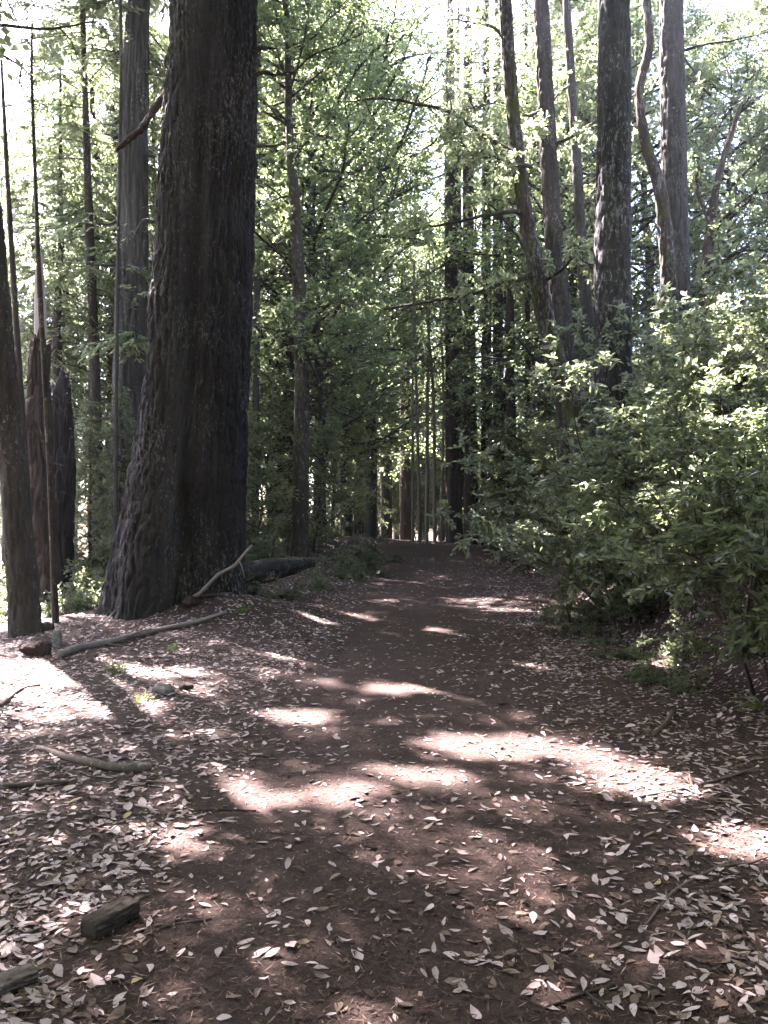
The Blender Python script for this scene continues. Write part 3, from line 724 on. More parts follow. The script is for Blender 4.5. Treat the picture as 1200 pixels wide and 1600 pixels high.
# --- snags
def snag(name, label, pxs, Y, mat, seed, jag, spire=None):
    pts, rr = trunk_px(pxs, Y); loc = tuple(pts[0]); t = thing(name, label, 'snag', loc)
    mb = MB()
    top = pts[-1][2]
    def ex(R, TH, SS, p):
        return 0.12 * R * (vn(TH * 7, SS / 0.8, seed + 40, 7) - 0.5) * 2
    n = 128
    barky(mb, pts, rr, n, 0.05, 0.05, 15, 0.4, seed, ex)
    V = mb.V[0].copy(); m = len(V) // n
    th = np.arange(n) / n
    ht = (0.55 * vn(th * 7, th * 0 + seed, seed, 7) ** 1.5 + 0.75 * vn(th * 31, th * 0 + seed, seed + 2, 31) ** 3) * jag
    zz = V[:, 2].reshape(m, n); ft = np.linspace(0, 1, m)[:, None] ** 2.5
    V[:, 2] = (zz + ft * (ht[None, :] - jag * 0.5)).ravel(); mb.V[0] = V
    mb.obj('trunk', mat, t, origin=loc)
    if spire:
        sp, sr = trunk_px(spire, Y); sp = np.array([P(a, b, Y) for a, b, c in spire][::-1]); sr = np.array([c / F * Y / 2 for a, b, c in spire][::-1])
        m2 = MB(); barky(m2, sp, sr, 20, 0.06, 0.012, 7, 0.8, seed + 1); m2.obj('bare_top', M['bare'], t, origin=loc)['label'] = 'pale barkless broken top'
    return t
snag('broken_snag', 'reddish rotten broken snag with pale barkless top behind the leaning brown trunk', [(62, 530, 34), (60, 600, 38), (62, 700, 43), (68, 880, 50)], 17.0, M['snag'], 51, 0.9,
     [(62, 395, 9), (62, 440, 15), (63, 500, 19), (63, 560, 20)])
snag('burnt_snag', 'black burnt hollow snag with jagged top next to the reddish snag', [(92, 600, 34), (97, 640, 36), (98, 690, 38), (97, 760, 38), (92, 890, 44)], 18.2, M['char'], 58, 1.0)

# --- dark redwoods and slender stems along the far part of the road
def far_tree(name, label, pxs, Y, mat, seed, kind='con', nb=26, lo=0.45, group=None, bl=(1.2, 2.8)):
    d = px_tree(name, label, 'tree', pxs, Y, mat, [(0, 0, 4, .8), (0, 0, 4, .6), (0, 0, 3, .3)], 20, 0.2, 0.02, 12, 0.8, seed, group=group)
    rng = d['rng']
    for k in range(nb):
        pb, pd = at_path(d['p'], np.array([rng.uniform(lo, 0.99)])); a = k * 2.4
        if kind == 'con': conifer_branch(rng, d['wood'], d['crown'], pb[0], [math.cos(a), math.sin(a), 0.05], rng.uniform(*bl), 0.03, -0.6, 16)
        else: leafy_limb(rng, d['wood'], d['crown'], pb[0], [math.cos(a), math.sin(a), 0.3], rng.uniform(*bl), 0.03, 0.1, 5, 5, 0.45)
    if kind == 'con': finish(d, 'needle', 7, 0.2, 0.055, True)
    else: finish(d, 'broad', 6, 0.14, 0.08)
    return d
far_tree('conifer_tree', 'broad dark trunk half hidden by leaves next to the leafy mossy-trunked broadleaf tree', [(436, 380, 28), (437, 560, 34), (437, 700, 38), (436, 830, 42)], 30, M['dark'], 61)
far_tree('conifer_tree', 'dark trunk touching the mossy-trunked broadleaf tree from behind', [(458, 420, 14), (459, 600, 16), (459, 800, 18)], 27, M['dark'], 62, nb=20)
far_tree('conifer_tree', 'short dark trunk at the bend of the road, first from the leafy thicket', [(574, 540, 11), (574, 720, 14), (575, 850, 16)], 41, M['dark'], 63)
far_tree('sapling', 'thinnest dark stem at the bend of the road beside the brown redwood', [(585, 600, 6), (586, 720, 7), (587, 850, 8)], 40, M['dark'], 64, nb=12)
far_tree('conifer_tree', 'brown redwood trunk at the end of the road where it bends', [(603, 520, 15), (603, 700, 18), (604, 855, 20)], 43, M['brown'], 65)
far_tree('conifer_tree', 'black trunk on the far side of the bright gap at the end of the road', [(632, 520, 16), (634, 700, 19), (636, 850, 24)], 44, M['dark'], 66)
far_tree('conifer_tree', 'thick dark redwood trunk, first of the close row above the road', [(703, 250, 19), (706, 500, 22), (709, 780, 27)], 35, M['dark'], 67, lo=0.55)
far_tree('conifer_tree', 'dark redwood trunk pressed close beside the thick first trunk of the row', [(716, 300, 10), (718, 500, 11), (720, 770, 14)], 37, M['dark'], 68, lo=0.6)
far_tree('conifer_tree', 'dark redwood trunk in the middle of the close row above the road', [(731, 250, 17), (733, 500, 19), (736, 760, 24)], 34, M['dark'], 69, lo=0.6)
far_tree('conifer_tree', 'fourth dark redwood trunk of the close row, one of a tight pair', [(760, 250, 14), (760, 500, 16), (761, 750, 20)], 34, M['dark'], 70, lo=0.6)
far_tree('conifer_tree', 'last dark redwood trunk of the close row, other one of the tight pair', [(777, 250, 14), (778, 500, 17), (779, 750, 21)], 33, M['dark'], 71, lo=0.6)
far_tree('conifer_tree', 'dark straight trunk between the tight pair of redwoods and the curved mossy trunk', [(795, 200, 11), (797, 450, 13), (799, 720, 15)], 29, M['dark'], 72, lo=0.6)
far_tree('conifer_tree', 'dark thin trunk showing just beside the curved mossy trunk', [(822, 250, 8), (824, 450, 9), (826, 700, 11)], 30, M['dark'], 73, lo=0.6)
for k, (a, w_) in enumerate([(645, 4), (655, 5), (667, 5.5), (679, 5), (690, 4)]):
    rng = np.random.default_rng(300 + k); q = 33 + k * 0.5
    d = px_tree('sapling', 'slender bare reddish sapling, one of the cluster before the dark redwoods', 'tree',
                [(a - 3 + rng.uniform(-16, 14), 480, w_ * .7), (a - 1 + rng.uniform(-5, 5), 620, w_), (a, 790, w_ * 1.15)], q, M['tan'], [(0, 0, 2, .6)], 8, 0.3, 0.003, 4, 0.5, 80 + k, group='slender saplings at the road bend')
    for j in range(26):
        pb, pd = at_path(d['p'], np.array([rng.uniform(0.15, 1.0)])); t0 = rng.uniform(0, 6.3)
        g_ = grow(rng, pb[0], [math.cos(t0), math.sin(t0), rng.uniform(-.4, .1)], rng.uniform(.4, 1.1), -.5, 5, .12)
        V, Q = tube(g_, np.linspace(.012, .005, 5), 3, cap=False); d['wood'].add(V, Q, .5)
    for j in range(10):
        pb, pd = at_path(d['p'], np.array([rng.uniform(0.6, 1.0)])); t0 = rng.uniform(0, 6.3)
        conifer_branch(rng, d['wood'], d['crown'], pb[0], [math.cos(t0), math.sin(t0), 0], rng.uniform(.6, 1.3), .01, -.5, 10)
    finish(d, 'needle', 9, 0.14, 0.04, True)

# ------------------------------------------------------------------ kinds of tree and shrub that repeat
def proto_conifer(seed, H, base, Lmax, r0, leaf='needle', dens=1.0, mat='dark', lower=True):
    rng = np.random.default_rng(seed); t = thing('conifer_tree', '', 'tree')
    wood = MB(); cr = Crown(rng)
    lean = rng.normal(size=2) * 0.15
    zs = np.linspace(-0.4, H, 9); pts = np.stack([lean[0] * (zs / H) ** 2 + rng.normal(size=9) * .05, lean[1] * zs / H + rng.normal(size=9) * .05, zs], 1)
    p, r = barky(wood, pts, r0 * (1.02 - zs / H) ** 0.85, 18, 0.22, 0.02, 11, 0.8, seed)
    wood.A = [np.full(wood.n, 0.5, np.float32)]
    nb = int(dens * (H - base) * 6.5)
    for k in range(nb):
        f = (k + rng.uniform(0, 1)) / nb; z = base + (H - base) * f ** 0.9
        kx = np.argmin(np.abs(p[:, 2] - z)); a = k * 2.399 + rng.normal() * .4
        L = Lmax * (1.05 - 0.92 * f) * rng.uniform(0.55, 1.15) + 0.25
        conifer_branch(rng, wood, cr, p[kx], [math.cos(a), math.sin(a), 0.15 - 0.3 * (1 - f)], L, 0.012 + 0.009 * L, -0.55, int(9 + 6 * L))
    if lower:
        for k in range(16):
            z = rng.uniform(1.0, base); kx = np.argmin(np.abs(p[:, 2] - z)); a = rng.uniform(0, 6.3)
            g_ = grow(rng, p[kx], [math.cos(a), math.sin(a), -0.05], rng.uniform(.4, 1.8), -0.4, 6, .1)
            V, Q = tube(g_, np.linspace(.02, .006, 6), 4, cap=False); wood.add(V, Q, .5)
    wood.obj('trunk', M[mat], t); mb = MB(); cr.needles(mb, 9, 0.20, 0.062); mb.obj('crown', M[leaf], t, smooth=False)
    return t

def proto_broad(seed, H, base, spread, r0, leaf='broad', mat='grey', nl=44, L=0.14):
    rng = np.random.default_rng(seed); t = thing('broadleaf_tree', '', 'tree')
    wood = MB(); cr = Crown(rng)
    zs = np.linspace(-0.4, H, 9); pts = np.stack([np.cumsum(rng.normal(size=9) * .16), np.cumsum(rng.normal(size=9) * .16), zs], 1); pts[:2, :2] = 0
    p, r = barky(wood, pts, r0 * (1.05 - zs / H) ** 0.9, 16, 0.2, 0.012, 10, 0.5, seed)
    wood.A = [np.full(wood.n, 0.5, np.float32)]
    for k in range(nl):
        f = (k + rng.uniform(0, 1)) / nl; z = base + (H - base) * f
        kx = np.argmin(np.abs(p[:, 2] - z)); a = k * 2.399 + rng.normal() * .5
        Ln = spread * (0.55 + 0.6 * math.sin(math.pi * min(1, f * 0.9 + 0.15))) * rng.uniform(0.6, 1.2)
        leafy_limb(rng, wood, cr, p[kx], [math.cos(a), math.sin(a), 0.25 + 0.5 * f], Ln, 0.02 + 0.012 * Ln, 0.2, 8, 9, 0.5)
    wood.obj('trunk', M[mat], t); mb = MB(); cr.leaves(mb, 7, L * .92, L * 0.53); mb.obj('crown', M[leaf], t, smooth=False)
    return t

def proto_shrub(seed, H, W, nst=11, leaf='shrub', L=0.10, folded=True, mat='dark', per=11):
    rng = np.random.default_rng(seed); t = thing('shrub', '', 'shrub')
    wood = MB(); cr = Crown(rng)
    for k in range(nst):
        a = k * 2.399 + rng.normal() * .4; o = rng.uniform(0, 1) ** 0.5
        st = np.array([math.cos(a) * W * .22 * o, math.sin(a) * W * .22 * o, -0.15])
        d = np.array([math.cos(a) * W * .5 * o, math.sin(a) * W * .5 * o, H * rng.uniform(.7, 1.1)])
        leafy_limb(rng, wood, cr, st, d, np.linalg.norm(d) * rng.choice([.55, .8, 1.0, 1.3]), 0.018, rng.uniform(-.7, .1), 9, 6, 0.26, 0.3, 5, 0.14, 0.45)
    wood.obj('stems', M[mat], t); mb = MB(); cr.leaves(mb, per, L, L * .45, folded, 0.55); mb.obj('foliage', M[leaf], t, smooth=False)
    return t

def in_view(x, y, m=0.1):
    return abs(x / y) < 600 / F + m

rg = np.random.default_rng(99)
CON = [proto_conifer(201, 24, 6, 3.4, 0.30), proto_conifer(202, 20, 4, 2.9, 0.24), proto_conifer(203, 26, 9, 3.6, 0.36), proto_conifer(204, 14, 1.5, 2.4, 0.16, dens=1.2)]
BRO = [proto_broad(211, 15, 2.2, 3.4, 0.16, nl=54), proto_broad(212, 19, 3.0, 3.9, 0.22, nl=66), proto_broad(213, 11, 1.6, 2.7, 0.12, 'broad_warm'), proto_broad(214, 7, 0.8, 1.9, 0.07, 'broad_warm', nl=26)]
used = set()
def place(proto, x, y, rot, s, label, group, sink=0.1, name=None):
    loc = (x, y, hs(x, y) - sink)
    if proto.name not in used:
        used.add(proto.name); o = proto; o.location = loc; o.rotation_euler = (0, 0, rot); o.scale = (s, s, s); o['label'] = label
        if group: o['group'] = group
    else: o = dup(proto, loc, rot, s, label, group)
    return o
far_lab = {'c': 'tall dark conifer standing deep in the wood behind the nearer trunks', 'b': 'leafy green broadleaf tree deep in the wood behind the nearer trunks'}
far_grp = {'c': 'conifers deep in the wood', 'b': 'broadleaf trees deep in the wood'}
taken = []
HT = {CON[0].name: 24, CON[1].name: 20, CON[2].name: 26, CON[3].name: 14, BRO[0].name: 15, BRO[1].name: 19, BRO[2].name: 11, BRO[3].name: 7}
def free(x, y, d):
    for a, b in taken:
        if (a - x) ** 2 + (b - y) ** 2 < d * d: return False
    return True
def far(pr, x, y, s, rot):
    hmax = 1.28 * (y - 9.5) * 0.98 + (3 if x < -6 else 0)
    c = pr in CON; s = min(s, hmax / HT[pr.name], (21 if y > 45 else 23) / HT[pr.name]); k = 'c' if c else 'b'
    if s < 0.5: return
    place(pr, x, y, rot, s, far_lab[k], far_grp[k]); taken.append((x, y))
n_far = 0
for px, Y, k, i, s in [(90, 22, 'c', 1, .8), (205, 25, 'c', 0, .8), (10, 24.5, 'c', 1, .7), (165, 29, 'b', 1, .9), (60, 23, 'c', 1, .7), (150, 26, 'c', 0, .85), (15, 28, 'c', 0, .7), (245, 27, 'c', 1, .95), (110, 31, 'c', 2, 1.), (-60, 24, 'c', 1, .4),
                       (500, 27, 'b', 1, 1.05), (440, 31, 'b', 1, 1.2), (385, 29, 'b', 0, 1.2), (540, 33, 'b', 1, 1.25), (560, 40, 'b', 1, 1.5), (500, 38, 'c', 2, 1.2),
                       (640, 50, 'c', 2, 1.35), (600, 55, 'b', 1, 1.7), (690, 53, 'b', 1, 1.7), (660, 60, 'c', 2, 1.5), (720, 57, 'c', 0, 1.6), (620, 66, 'c', 2, 1.6),
                       (580, 36, 'b', 1, 1.2), (800, 33, 'b', 1, .8), (840, 27, 'b', 0, 1.0), (730, 44, 'b', 1, 1.5), (900, 30, 'b', 1, 1.0), (960, 26, 'b', 0, 1.0),
                       (1010, 31, 'b', 1, 1.0), (1140, 27, 'b', 0, .85), (1200, 30, 'b', 1, .85), (1090, 36, 'c', 1, .9), (860, 40, 'c', 0, 1.0), (1250, 24, 'c', 3, .9)]:
    far((CON if k == 'c' else BRO)[i], (px - CXP) / F * Y, Y, s, px * 0.37)
for k in range(2400):
    y = rg.uniform(26, 66); x = rg.uniform(-0.62 * y, 0.62 * y); u = x - (0.05 * y - 0.1)
    if y < 47 and abs(u) < 4.4: continue
    if not free(x, y, 2.9 if y < 45 else 3.5): continue
    px = CXP + F * x / y
    if px > 560 and y < 30: continue
    right = px > 1000
    c = rg.random() < (0.55 if not right else 0.3)
    pr = CON[rg.integers(0, 4)] if c else BRO[[0, 1, 1, 2, 3][rg.integers(0, 5)]]
    far(pr, x, y, rg.uniform(0.85, 1.2) * (0.6 if right or px < 90 else 1.0) * (1.15 if y > 45 else 1), rg.uniform(0, 6.28)); n_far += 1
    if n_far > 30: break
for k, (x, y, c, i) in enumerate([(-7, -4, 1, 0), (6, -6, 1, 2), (-3, -11, 0, 1), (3.5, -14, 1, 0), (-10, -10, 1, 2), (10, -2, 0, 1), (-11, 3, 1, 1), (9, 4, 0, 0), (0, -20, 0, 1), (12, -12, 1, 0), (-8, 8, 0, 0), (-4.5, -1.5, 0, 2), (4.5, -2.5, 0, 0), (0.5, -7, 0, 0), (-6, -7, 0, 1), (8, -9, 0, 1), (-13, -3, 0, 1), (14, 1, 0, 1), (-2, -16, 0, 1), (6, -18, 0, 1), (-16, 6, 0, 0), (11, 9, 0, 2), (3, -4.5, 0, 3), (-2.8, -3.5, 0, 3), (-9, -1, 0, 2), (7.5, -1, 0, 2), (0, -3.6, 0, 3), (-6, -4, 0, 2), (5.5, -6, 0, 2), (-1.5, -9, 0, 0), (2.5, -10, 0, 2), (-9, -7, 0, 0), (9, -6, 0, 0), (-4.5, -8, 0, 2), (-1.2, -5.2, 0, 3), (1.6, -6, 0, 3)]):
    far_lab_b = 'unseen tree of the wood behind the viewer, added to dim the light'  # the wood goes on behind; unseen trees added to cut light from there
    place((CON if c else BRO)[i], x, y, k * 1.3, 1.0, far_lab_b, 'trees behind the viewer')

# young trees and bushes of the understorey, off the road's open side
for k, (px, Y, pi, s) in enumerate([(400, 26, 3, .8), (555, 36, 3, 0.8), (420, 21, 3, 0.5), (490, 23, 3, 0.5), (520, 32, 2, 0.8), (250, 24, 3, 0.7),
                                   (640, 52, 2, 1.1), (590, 50, 2, 1.0), (620, 58, 1, 1.0), (665, 56, 1, 1.0)]):
    x = (px - CXP) / F * Y
    place(BRO[pi], x, Y, k * 1.7, s, 'bushy young broadleaf tree in the shaded understorey beside the far road', 'young broadleaf trees of the understorey')
for k, (px, Y, pi, s) in enumerate([(585, 46, 3, .7), (610, 47, 3, .6), (628, 50, 3, .8), (650, 47, 3, .65), (668, 50, 2, .7), (690, 46, 3, .7), (712, 48, 3, .8), (735, 45, 3, .8), (600, 54, 2, .9), (640, 56, 2, .8), (680, 58, 2, .9), (720, 54, 2, .9), (565, 50, 2, .9), (620, 62, 0, .9), (660, 66, 0, 1.0), (700, 64, 0, 1.0)]):
    place(BRO[pi], (px - CXP) / F * Y, Y, k * 2.7, s, 'sunlit young tree closing the view where the road drops away', 'sunlit young trees past the end of the road')
for k, (px, Y, s) in enumerate([(140, 19, .35), (190, 18.5, .35), (100, 26, .6), (330, 28, 1.0), (560, 40, .7), (540, 38, .6)]):
    x = (px - CXP) / F * Y
    place(CON[3], x, Y, k * 2.1, s, 'young conifer with low drooping boughs among the trunks on the open side', 'young conifers on the open side')

SHR = [proto_shrub(221, 1.7, 1.6), proto_shrub(222, 1.3, 1.7, 10), proto_shrub(223, 2.2, 1.8, 11), proto_shrub(224, 0.8, 1.1, 7, L=0.075)]
M['sunlit_shrub'] = leaf_mat('sunlit_shrub_leaf', (0.026, 0.038, 0.021), (0.068, 0.088, 0.048), (0.38, 0.46, 0.25), 0.34, 0.28, 0.8, (0.14, 0.14, 0.05))  # shrub leaf made paler and glossier, sun highlights put into its colour
PALE = proto_shrub(225, 2.0, 2.0, 12, 'sunlit_shrub', 0.11); PALE.name = 'shrub'
def shrub_px(pr, px, Y, rot, s, label, group=None, sink=0.1):
    return place(pr, (px - CXP) / F * Y, Y, rot, s, label, group, sink)
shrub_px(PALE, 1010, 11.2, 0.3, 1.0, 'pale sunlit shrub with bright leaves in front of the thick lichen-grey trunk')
shrub_px(SHR[2], 1245, 7.0, 1.0, 0.95, 'big dark glossy shrub overhanging the edge of the road, nearest on the bank')
shrub_px(SHR[0], 1350, 6.3, 2.2, 1.0, 'dark shrub cut off by the frame beside the nearest overhanging shrub')
shrub_px(PALE, 1130, 10.2, 2.0, 1.0, 'sunlit-pale leafy shrub high on the bank above the nearest dark shrub')
shrub_px(SHR[2], 1180, 8.6, 3.0, 0.95, 'tall dark shrub on the bank just behind the nearest overhanging shrub')
shrub_px(SHR[0], 1105, 10.0, 4.0, .9, 'glossy shrub in the middle of the bank below the pale sunlit shrub')
shrub_px(SHR[1], 1000, 11.4, 5.0, 0.75, 'shrub at the sunlit bare patch of the bank')
for k, (px, Y, s_) in enumerate([(385, 13.6, .5), (440, 14.9, .5), (495, 16.4, .6), (545, 18.5, .7), (560, 20.5, .9), (568, 23.5, 1.0)]): shrub_px(SHR[3], px, Y, k * 1.1, s_, 'small low shrub growing around the fallen log', 'small shrubs around the fallen log')
for k, (px, Y, s_) in enumerate([(955, 9.6, .4), (1010, 8.3, .45), (900, 11.6, .4), (1060, 7.9, .4), (930, 10.6, .35)]): shrub_px(SHR[3], px, Y, k * 1.7, s_, 'sprig of leaves sprouting from the cut bank', 'leafy sprigs on the cut bank')
shrub_px(PALE, 965, 13.6, 4.4, 1.05, 'tall sunlit-pale brushy shrub hiding the foot of the thick lichen-grey trunk')
shrub_px(PALE, 1025, 12.6, 5.4, 1.15, 'tall sunlit-pale shrub beside the foot of the thick lichen-grey trunk on its bank side')
shrub_px(SHR[2], 915, 16.5, 0.9, 0.85, 'bushy shrub hiding the foot of the curved mossy trunk')
shrub_px(SHR[3], 900, 12.6, 0.5, 0.9, 'low leafy shrub at the foot of the bank beside the sunlit bare patch')
shrub_px(SHR[3], 1070, 9.2, 1.5, 0.6, 'low sprawling shrub at the dark foot of the bank')
k = 0
rb = np.random.default_rng(17)
for Y in np.arange(8.5, 43, 1.25):
    for row in range(3):
        u = 3.4 + row * 1.3 + rb.uniform(-.3, .3); yy = Y + rb.uniform(-.5, .5); x = 0.05 * yy - .1 + u
        if yy < 20 and row == 0: continue
        if yy < 10.5 and row == 1 and rb.random() < .6: continue
        px = CXP + F * x / yy
        if px > 1350: continue
        if 840 < px < 985 and yy < 19: continue
        pr = SHR[[1, 0, 2][row]] if rb.random() < 0.75 else SHR[rb.integers(0, 4)]
        place(pr, x, yy, rb.uniform(0, 6.3), rb.uniform(0.75, 1.1) * (1.15 if yy > 20 else 0.9), 'dark evergreen shrub in the thicket that covers the shaded bank', 'shrubs in the thicket on the bank')
for Y in np.arange(13, 40, 2.2):
    for row in range(2):
        u = 5.6 + row * 2.2 + rb.uniform(-.6, .6); yy = Y + rb.uniform(-.8, .8); x = .05 * yy - .1 + u
        if CXP + F * x / yy > 1400: continue
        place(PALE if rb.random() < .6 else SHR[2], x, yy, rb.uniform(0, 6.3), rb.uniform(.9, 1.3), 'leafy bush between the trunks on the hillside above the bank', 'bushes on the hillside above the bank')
for Y in np.arange(17.5, 42, 1.3):
    for row in range(3):
        u = -(3.9 + row * 1.5 + rb.uniform(-.4, .4)); yy = Y + rb.uniform(-.5, .5); x = .05 * yy - .1 + u
        if CXP + F * x / yy < -80: continue
        place(SHR[rb.integers(0, 4)] if row else SHR[3], x, yy, rb.uniform(0, 6.3), rb.uniform(.6, .95), 'low shrub in the dark undergrowth beyond the giant redwood', 'shrubs in the undergrowth beyond the giant redwood')
for k, (px, Y, pi, s) in enumerate([(130, 16.0, 3, .9), (110, 15, 3, .8), (150, 17, 3, 1.0), (20, 16, 3, .8), (90, 19.5, 1, .8), (30, 20, 1, .9), (165, 19.5, 1, .8), (-10, 18, 1, 0.8), (180, 16.4, 3, .8)]):
    shrub_px(SHR[pi], px, Y, k * 1.3, s, 'low bush growing behind the leaning trunk and under the snags', 'bushes under the snags')

# ------------------------------------------------------------------ fallen wood, stones, small plants
def stick(name, label, pxs, r0, r1, mat, lift=None, wob=0.12, seed=1, n=10, ups=None, twigs=0):
    rng = np.random.default_rng(seed)
    q = np.array([G(a, b, (r0 * 0.75) + (ups[k] if ups else 0)) for k, (a, b) in enumerate(pxs)])
    p, r = resample(q, np.linspace(r0, r1, len(q)), 0.05)
    if not ups: p[:, 2] = np.maximum(ground_h(p[:, 0], p[:, 1]) + r * 0.7, p[:, 2])
    k = max(3, len(p) // 6); w_ = rng.normal(size=(k, 3)) * r0 * wob * 3
    idx = np.linspace(0, k - 1, len(p)); wv = np.stack([np.interp(idx, np.arange(k), w_[:, c]) for c in range(3)], 1); wv[:, 2] *= .3
    p = p + wv
    mb = MB(); V, Q = tube(p, r * rng.uniform(.88, 1.12, len(r)), n); mb.add(V, Q, .5)
    for j in range(twigs):
        t0 = rng.uniform(.2, .95); pb, pd = at_path(p, np.array([t0]))
        g_ = grow(rng, pb[0], pd[0] * .8 + rng.normal(size=3) * np.array([.8, .8, .35]), rng.uniform(.15, .4), 0, 5, .12)
        V, Q = tube(g_, np.linspace(r1 * .8, r1 * .3, 5), 6); mb.add(V, Q, .5)
    loc = tuple(p[0]); o = mb.obj(name, mat, None, origin=loc); o.location = loc
    tag(o, label, 'stick'); return o
stick('stick', 'long pale stick lying on the litter in front of the giant redwood', [(92, 1028), (160, 1010), (240, 990), (300, 978), (355, 962)], .05, .028, M['stick_grey'], seed=2, twigs=3)
q = np.array([G(298, 938, .02), P(318, 922, 12.0), P(340, 898, 12.05), P(366, 884, 12.1), P(380, 868, 12.12), P(394, 852, 12.15)]); mb = MB(); V, Q = stub(np.random.default_rng(3), q, .034, .018, 10, .16); mb.add(V, Q)
p0, d0 = at_path(q, np.array([.7])); V, Q = stub(np.random.default_rng(4), [p0[0], p0[0] + [.06, -.05, -.10], p0[0] + [.10, -.06, -.26]], .012, .006); mb.add(V, Q)
o = mb.obj('broken_branch', M['stick_grey'], None, origin=q[0]); o.location = tuple(q[0]); tag(o, 'pale broken branch leaning up against the foot of the giant redwood', 'branch')
stick('stick', 'curved reddish stick with thick blunt end lying among pale leaves', [(62, 1172), (110, 1190), (165, 1202), (236, 1206)], .018, .036, M['stick'], seed=4)
stick('stick', 'thin straight dark stick near the edge of the frame below the curved reddish stick', [(-10, 1232), (50, 1229), (108, 1226)], .017, .014, M['stick'], seed=5)
stick('stick', 'short stick lying across the toe of the giant redwood', [(180, 968), (225, 956), (262, 948)], .045, .03, M['stick'], seed=6)
stick('stick', 'dark stick lying level along the foot of the giant redwood', [(255, 938), (310, 935), (365, 930)], .035, .025, M['dark'], seed=61)
stick('stick', 'twiggy branch lying across the brightest patch of sun', [(1000, 1246), (1060, 1236), (1120, 1222), (1180, 1205)], .007, .012, M['stick'], seed=7, twigs=6)
stick('stick', 'short dark crooked stick beside the pale leaves at the dark bank foot', [(1025, 1148), (1040, 1132), (1052, 1115)], .018, .02, M['stick'], seed=8)
stick('stick', 'forked twig lying among scattered leaves at the bottom of the picture', [(850, 1580), (900, 1560), (960, 1545)], .006, .008, M['dark'], seed=9, twigs=3)
stick('stick', 'thin bent twig beside the chunk of rotten wood', [(215, 1470), (260, 1450), (330, 1440)], .004, .005, M['stick'], seed=10, twigs=1)
stick('stick', 'long thin twig at the sunny verge under the bank', [(1010, 1450), (1050, 1400), (1100, 1370), (1140, 1350)], .006, .009, M['stick'], seed=11, twigs=4)
stick('stick', 'slender pale twig between the curved stick and the grey stone', [(200, 1165), (250, 1150), (295, 1120)], .005, .004, M['stick_grey'], seed=12)
stick('stick', 'reddish stick lying in the sunlit needles by the frame edge', [(0, 1105), (30, 1080), (60, 1072)], .016, .012, M['stick'], seed=13)
stick('stick', 'thin dark root-like stick across the sunlit leaves near the middle of the road', [(255, 1275), (330, 1268), (400, 1270)], .006, .005, M['dark'], seed=14)
stick('stick', 'short twig sticking up at the toe of the giant redwood', [(140, 1005), (160, 985), (185, 968)], .012, .008, M['stick_grey'], ups=[0, .08, .18], seed=15)
stick('broken_branch', 'pale broken branch lying on the cut bank under the sunlit bare patch', [(880, 862), (905, 850), (935, 838)], .014, .008, M['stick_grey'], seed=16, twigs=2)
stick('stick', 'dry twiggy stem hanging down the dark cut bank', [(985, 900), (1010, 875), (1040, 840)], .010, .006, M['stick'], seed=17, twigs=5)
stick('stick', 'bare thin stems trailing down the bank beside the low sprawling shrub', [(1090, 985), (1110, 940), (1150, 900)], .008, .005, M['dark'], seed=18, twigs=6)
# fallen log and mound beside the redwood
lg = thing('fallen_log', 'old dark mossy log lying beside the giant redwood at the roadside', 'log')
mb = MB(); q = np.array([P(345, 908, 13.2), P(390, 898, 14.0), P(425, 890, 14.8), P(460, 884, 15.6), P(490, 880, 16.3)])
barky(mb, q, np.array([.20, .24, .22, .16, .07]), 40, .06, .03, 14, .5, 91); loc = tuple(q[0]); lg.location = loc; mb.A = [np.full(mb.n, .55, np.float32)]
mb.obj('bark', M['redwood'], lg, origin=loc)
mb = MB(); V, Q = stub(R0, [q[2] + [0, 0, .3], q[2] + [.05, -.1, .55], q[2] + [.12, -.1, .75]], .035, .015); mb.add(V, Q); mb.obj('branch_stub', M['stick'], lg, origin=loc)

def chunk(name, label, cat, a, b, w_, h_, mat, seed):
    p0 = G(*a); p1 = G(*b); d = p1 - p0; L = np.linalg.norm(d); rng = np.random.default_rng(seed)
    s_ = np.linspace(0, 1, 48); pts = p0[None] + d[None] * s_[:, None]; pts[:, 2] = ground_h(pts[:, 0], pts[:, 1]) + h_ * .35
    r_ = w_ / 2 * (np.minimum(1, np.minimum(s_ * 9 + .75, (1 - s_) * 7 + .7)))
    def md(R, th, p):
        sq = 1 / np.maximum(np.abs(np.cos(th)), np.abs(np.sin(th))) ** .7
        return R * sq[None] * (1 + .16 * (vn(th[None] * 23 + 0 * R, s_[:, None] * 9 + 0 * R, seed + 5) - .5) + .22 * (vn(th[None] * 3 + 0 * R, s_[:, None] * 5 + 0 * R, seed) - .5) + .18 * (vn(th[None] * 11 + 0 * R, s_[:, None] * 3 + 0 * R, seed + 1) - .5))
    V, Q = tube(pts, r_, 64, md); V[:, 2] = pts[0, 2] + (V[:, 2] - pts[0, 2]) * h_ / w_
    mb = MB(); mb.add(V, Q); loc = tuple(pts[0]); o = mb.obj(name, mat, None, origin=loc); o.location = loc; return tag(o, label, cat)
chunk('wood_chunk', 'short dark chunk of rotten wood lying among pale leaves', 'wood', (138, 1470), (208, 1428), .10, .085, M['rot'], 5)
chunk('wood_chunk', 'flat brown slab of bark at the very corner of the picture', 'wood', (-25, 1560), (55, 1530), .09, .05, M['stick'], 6)

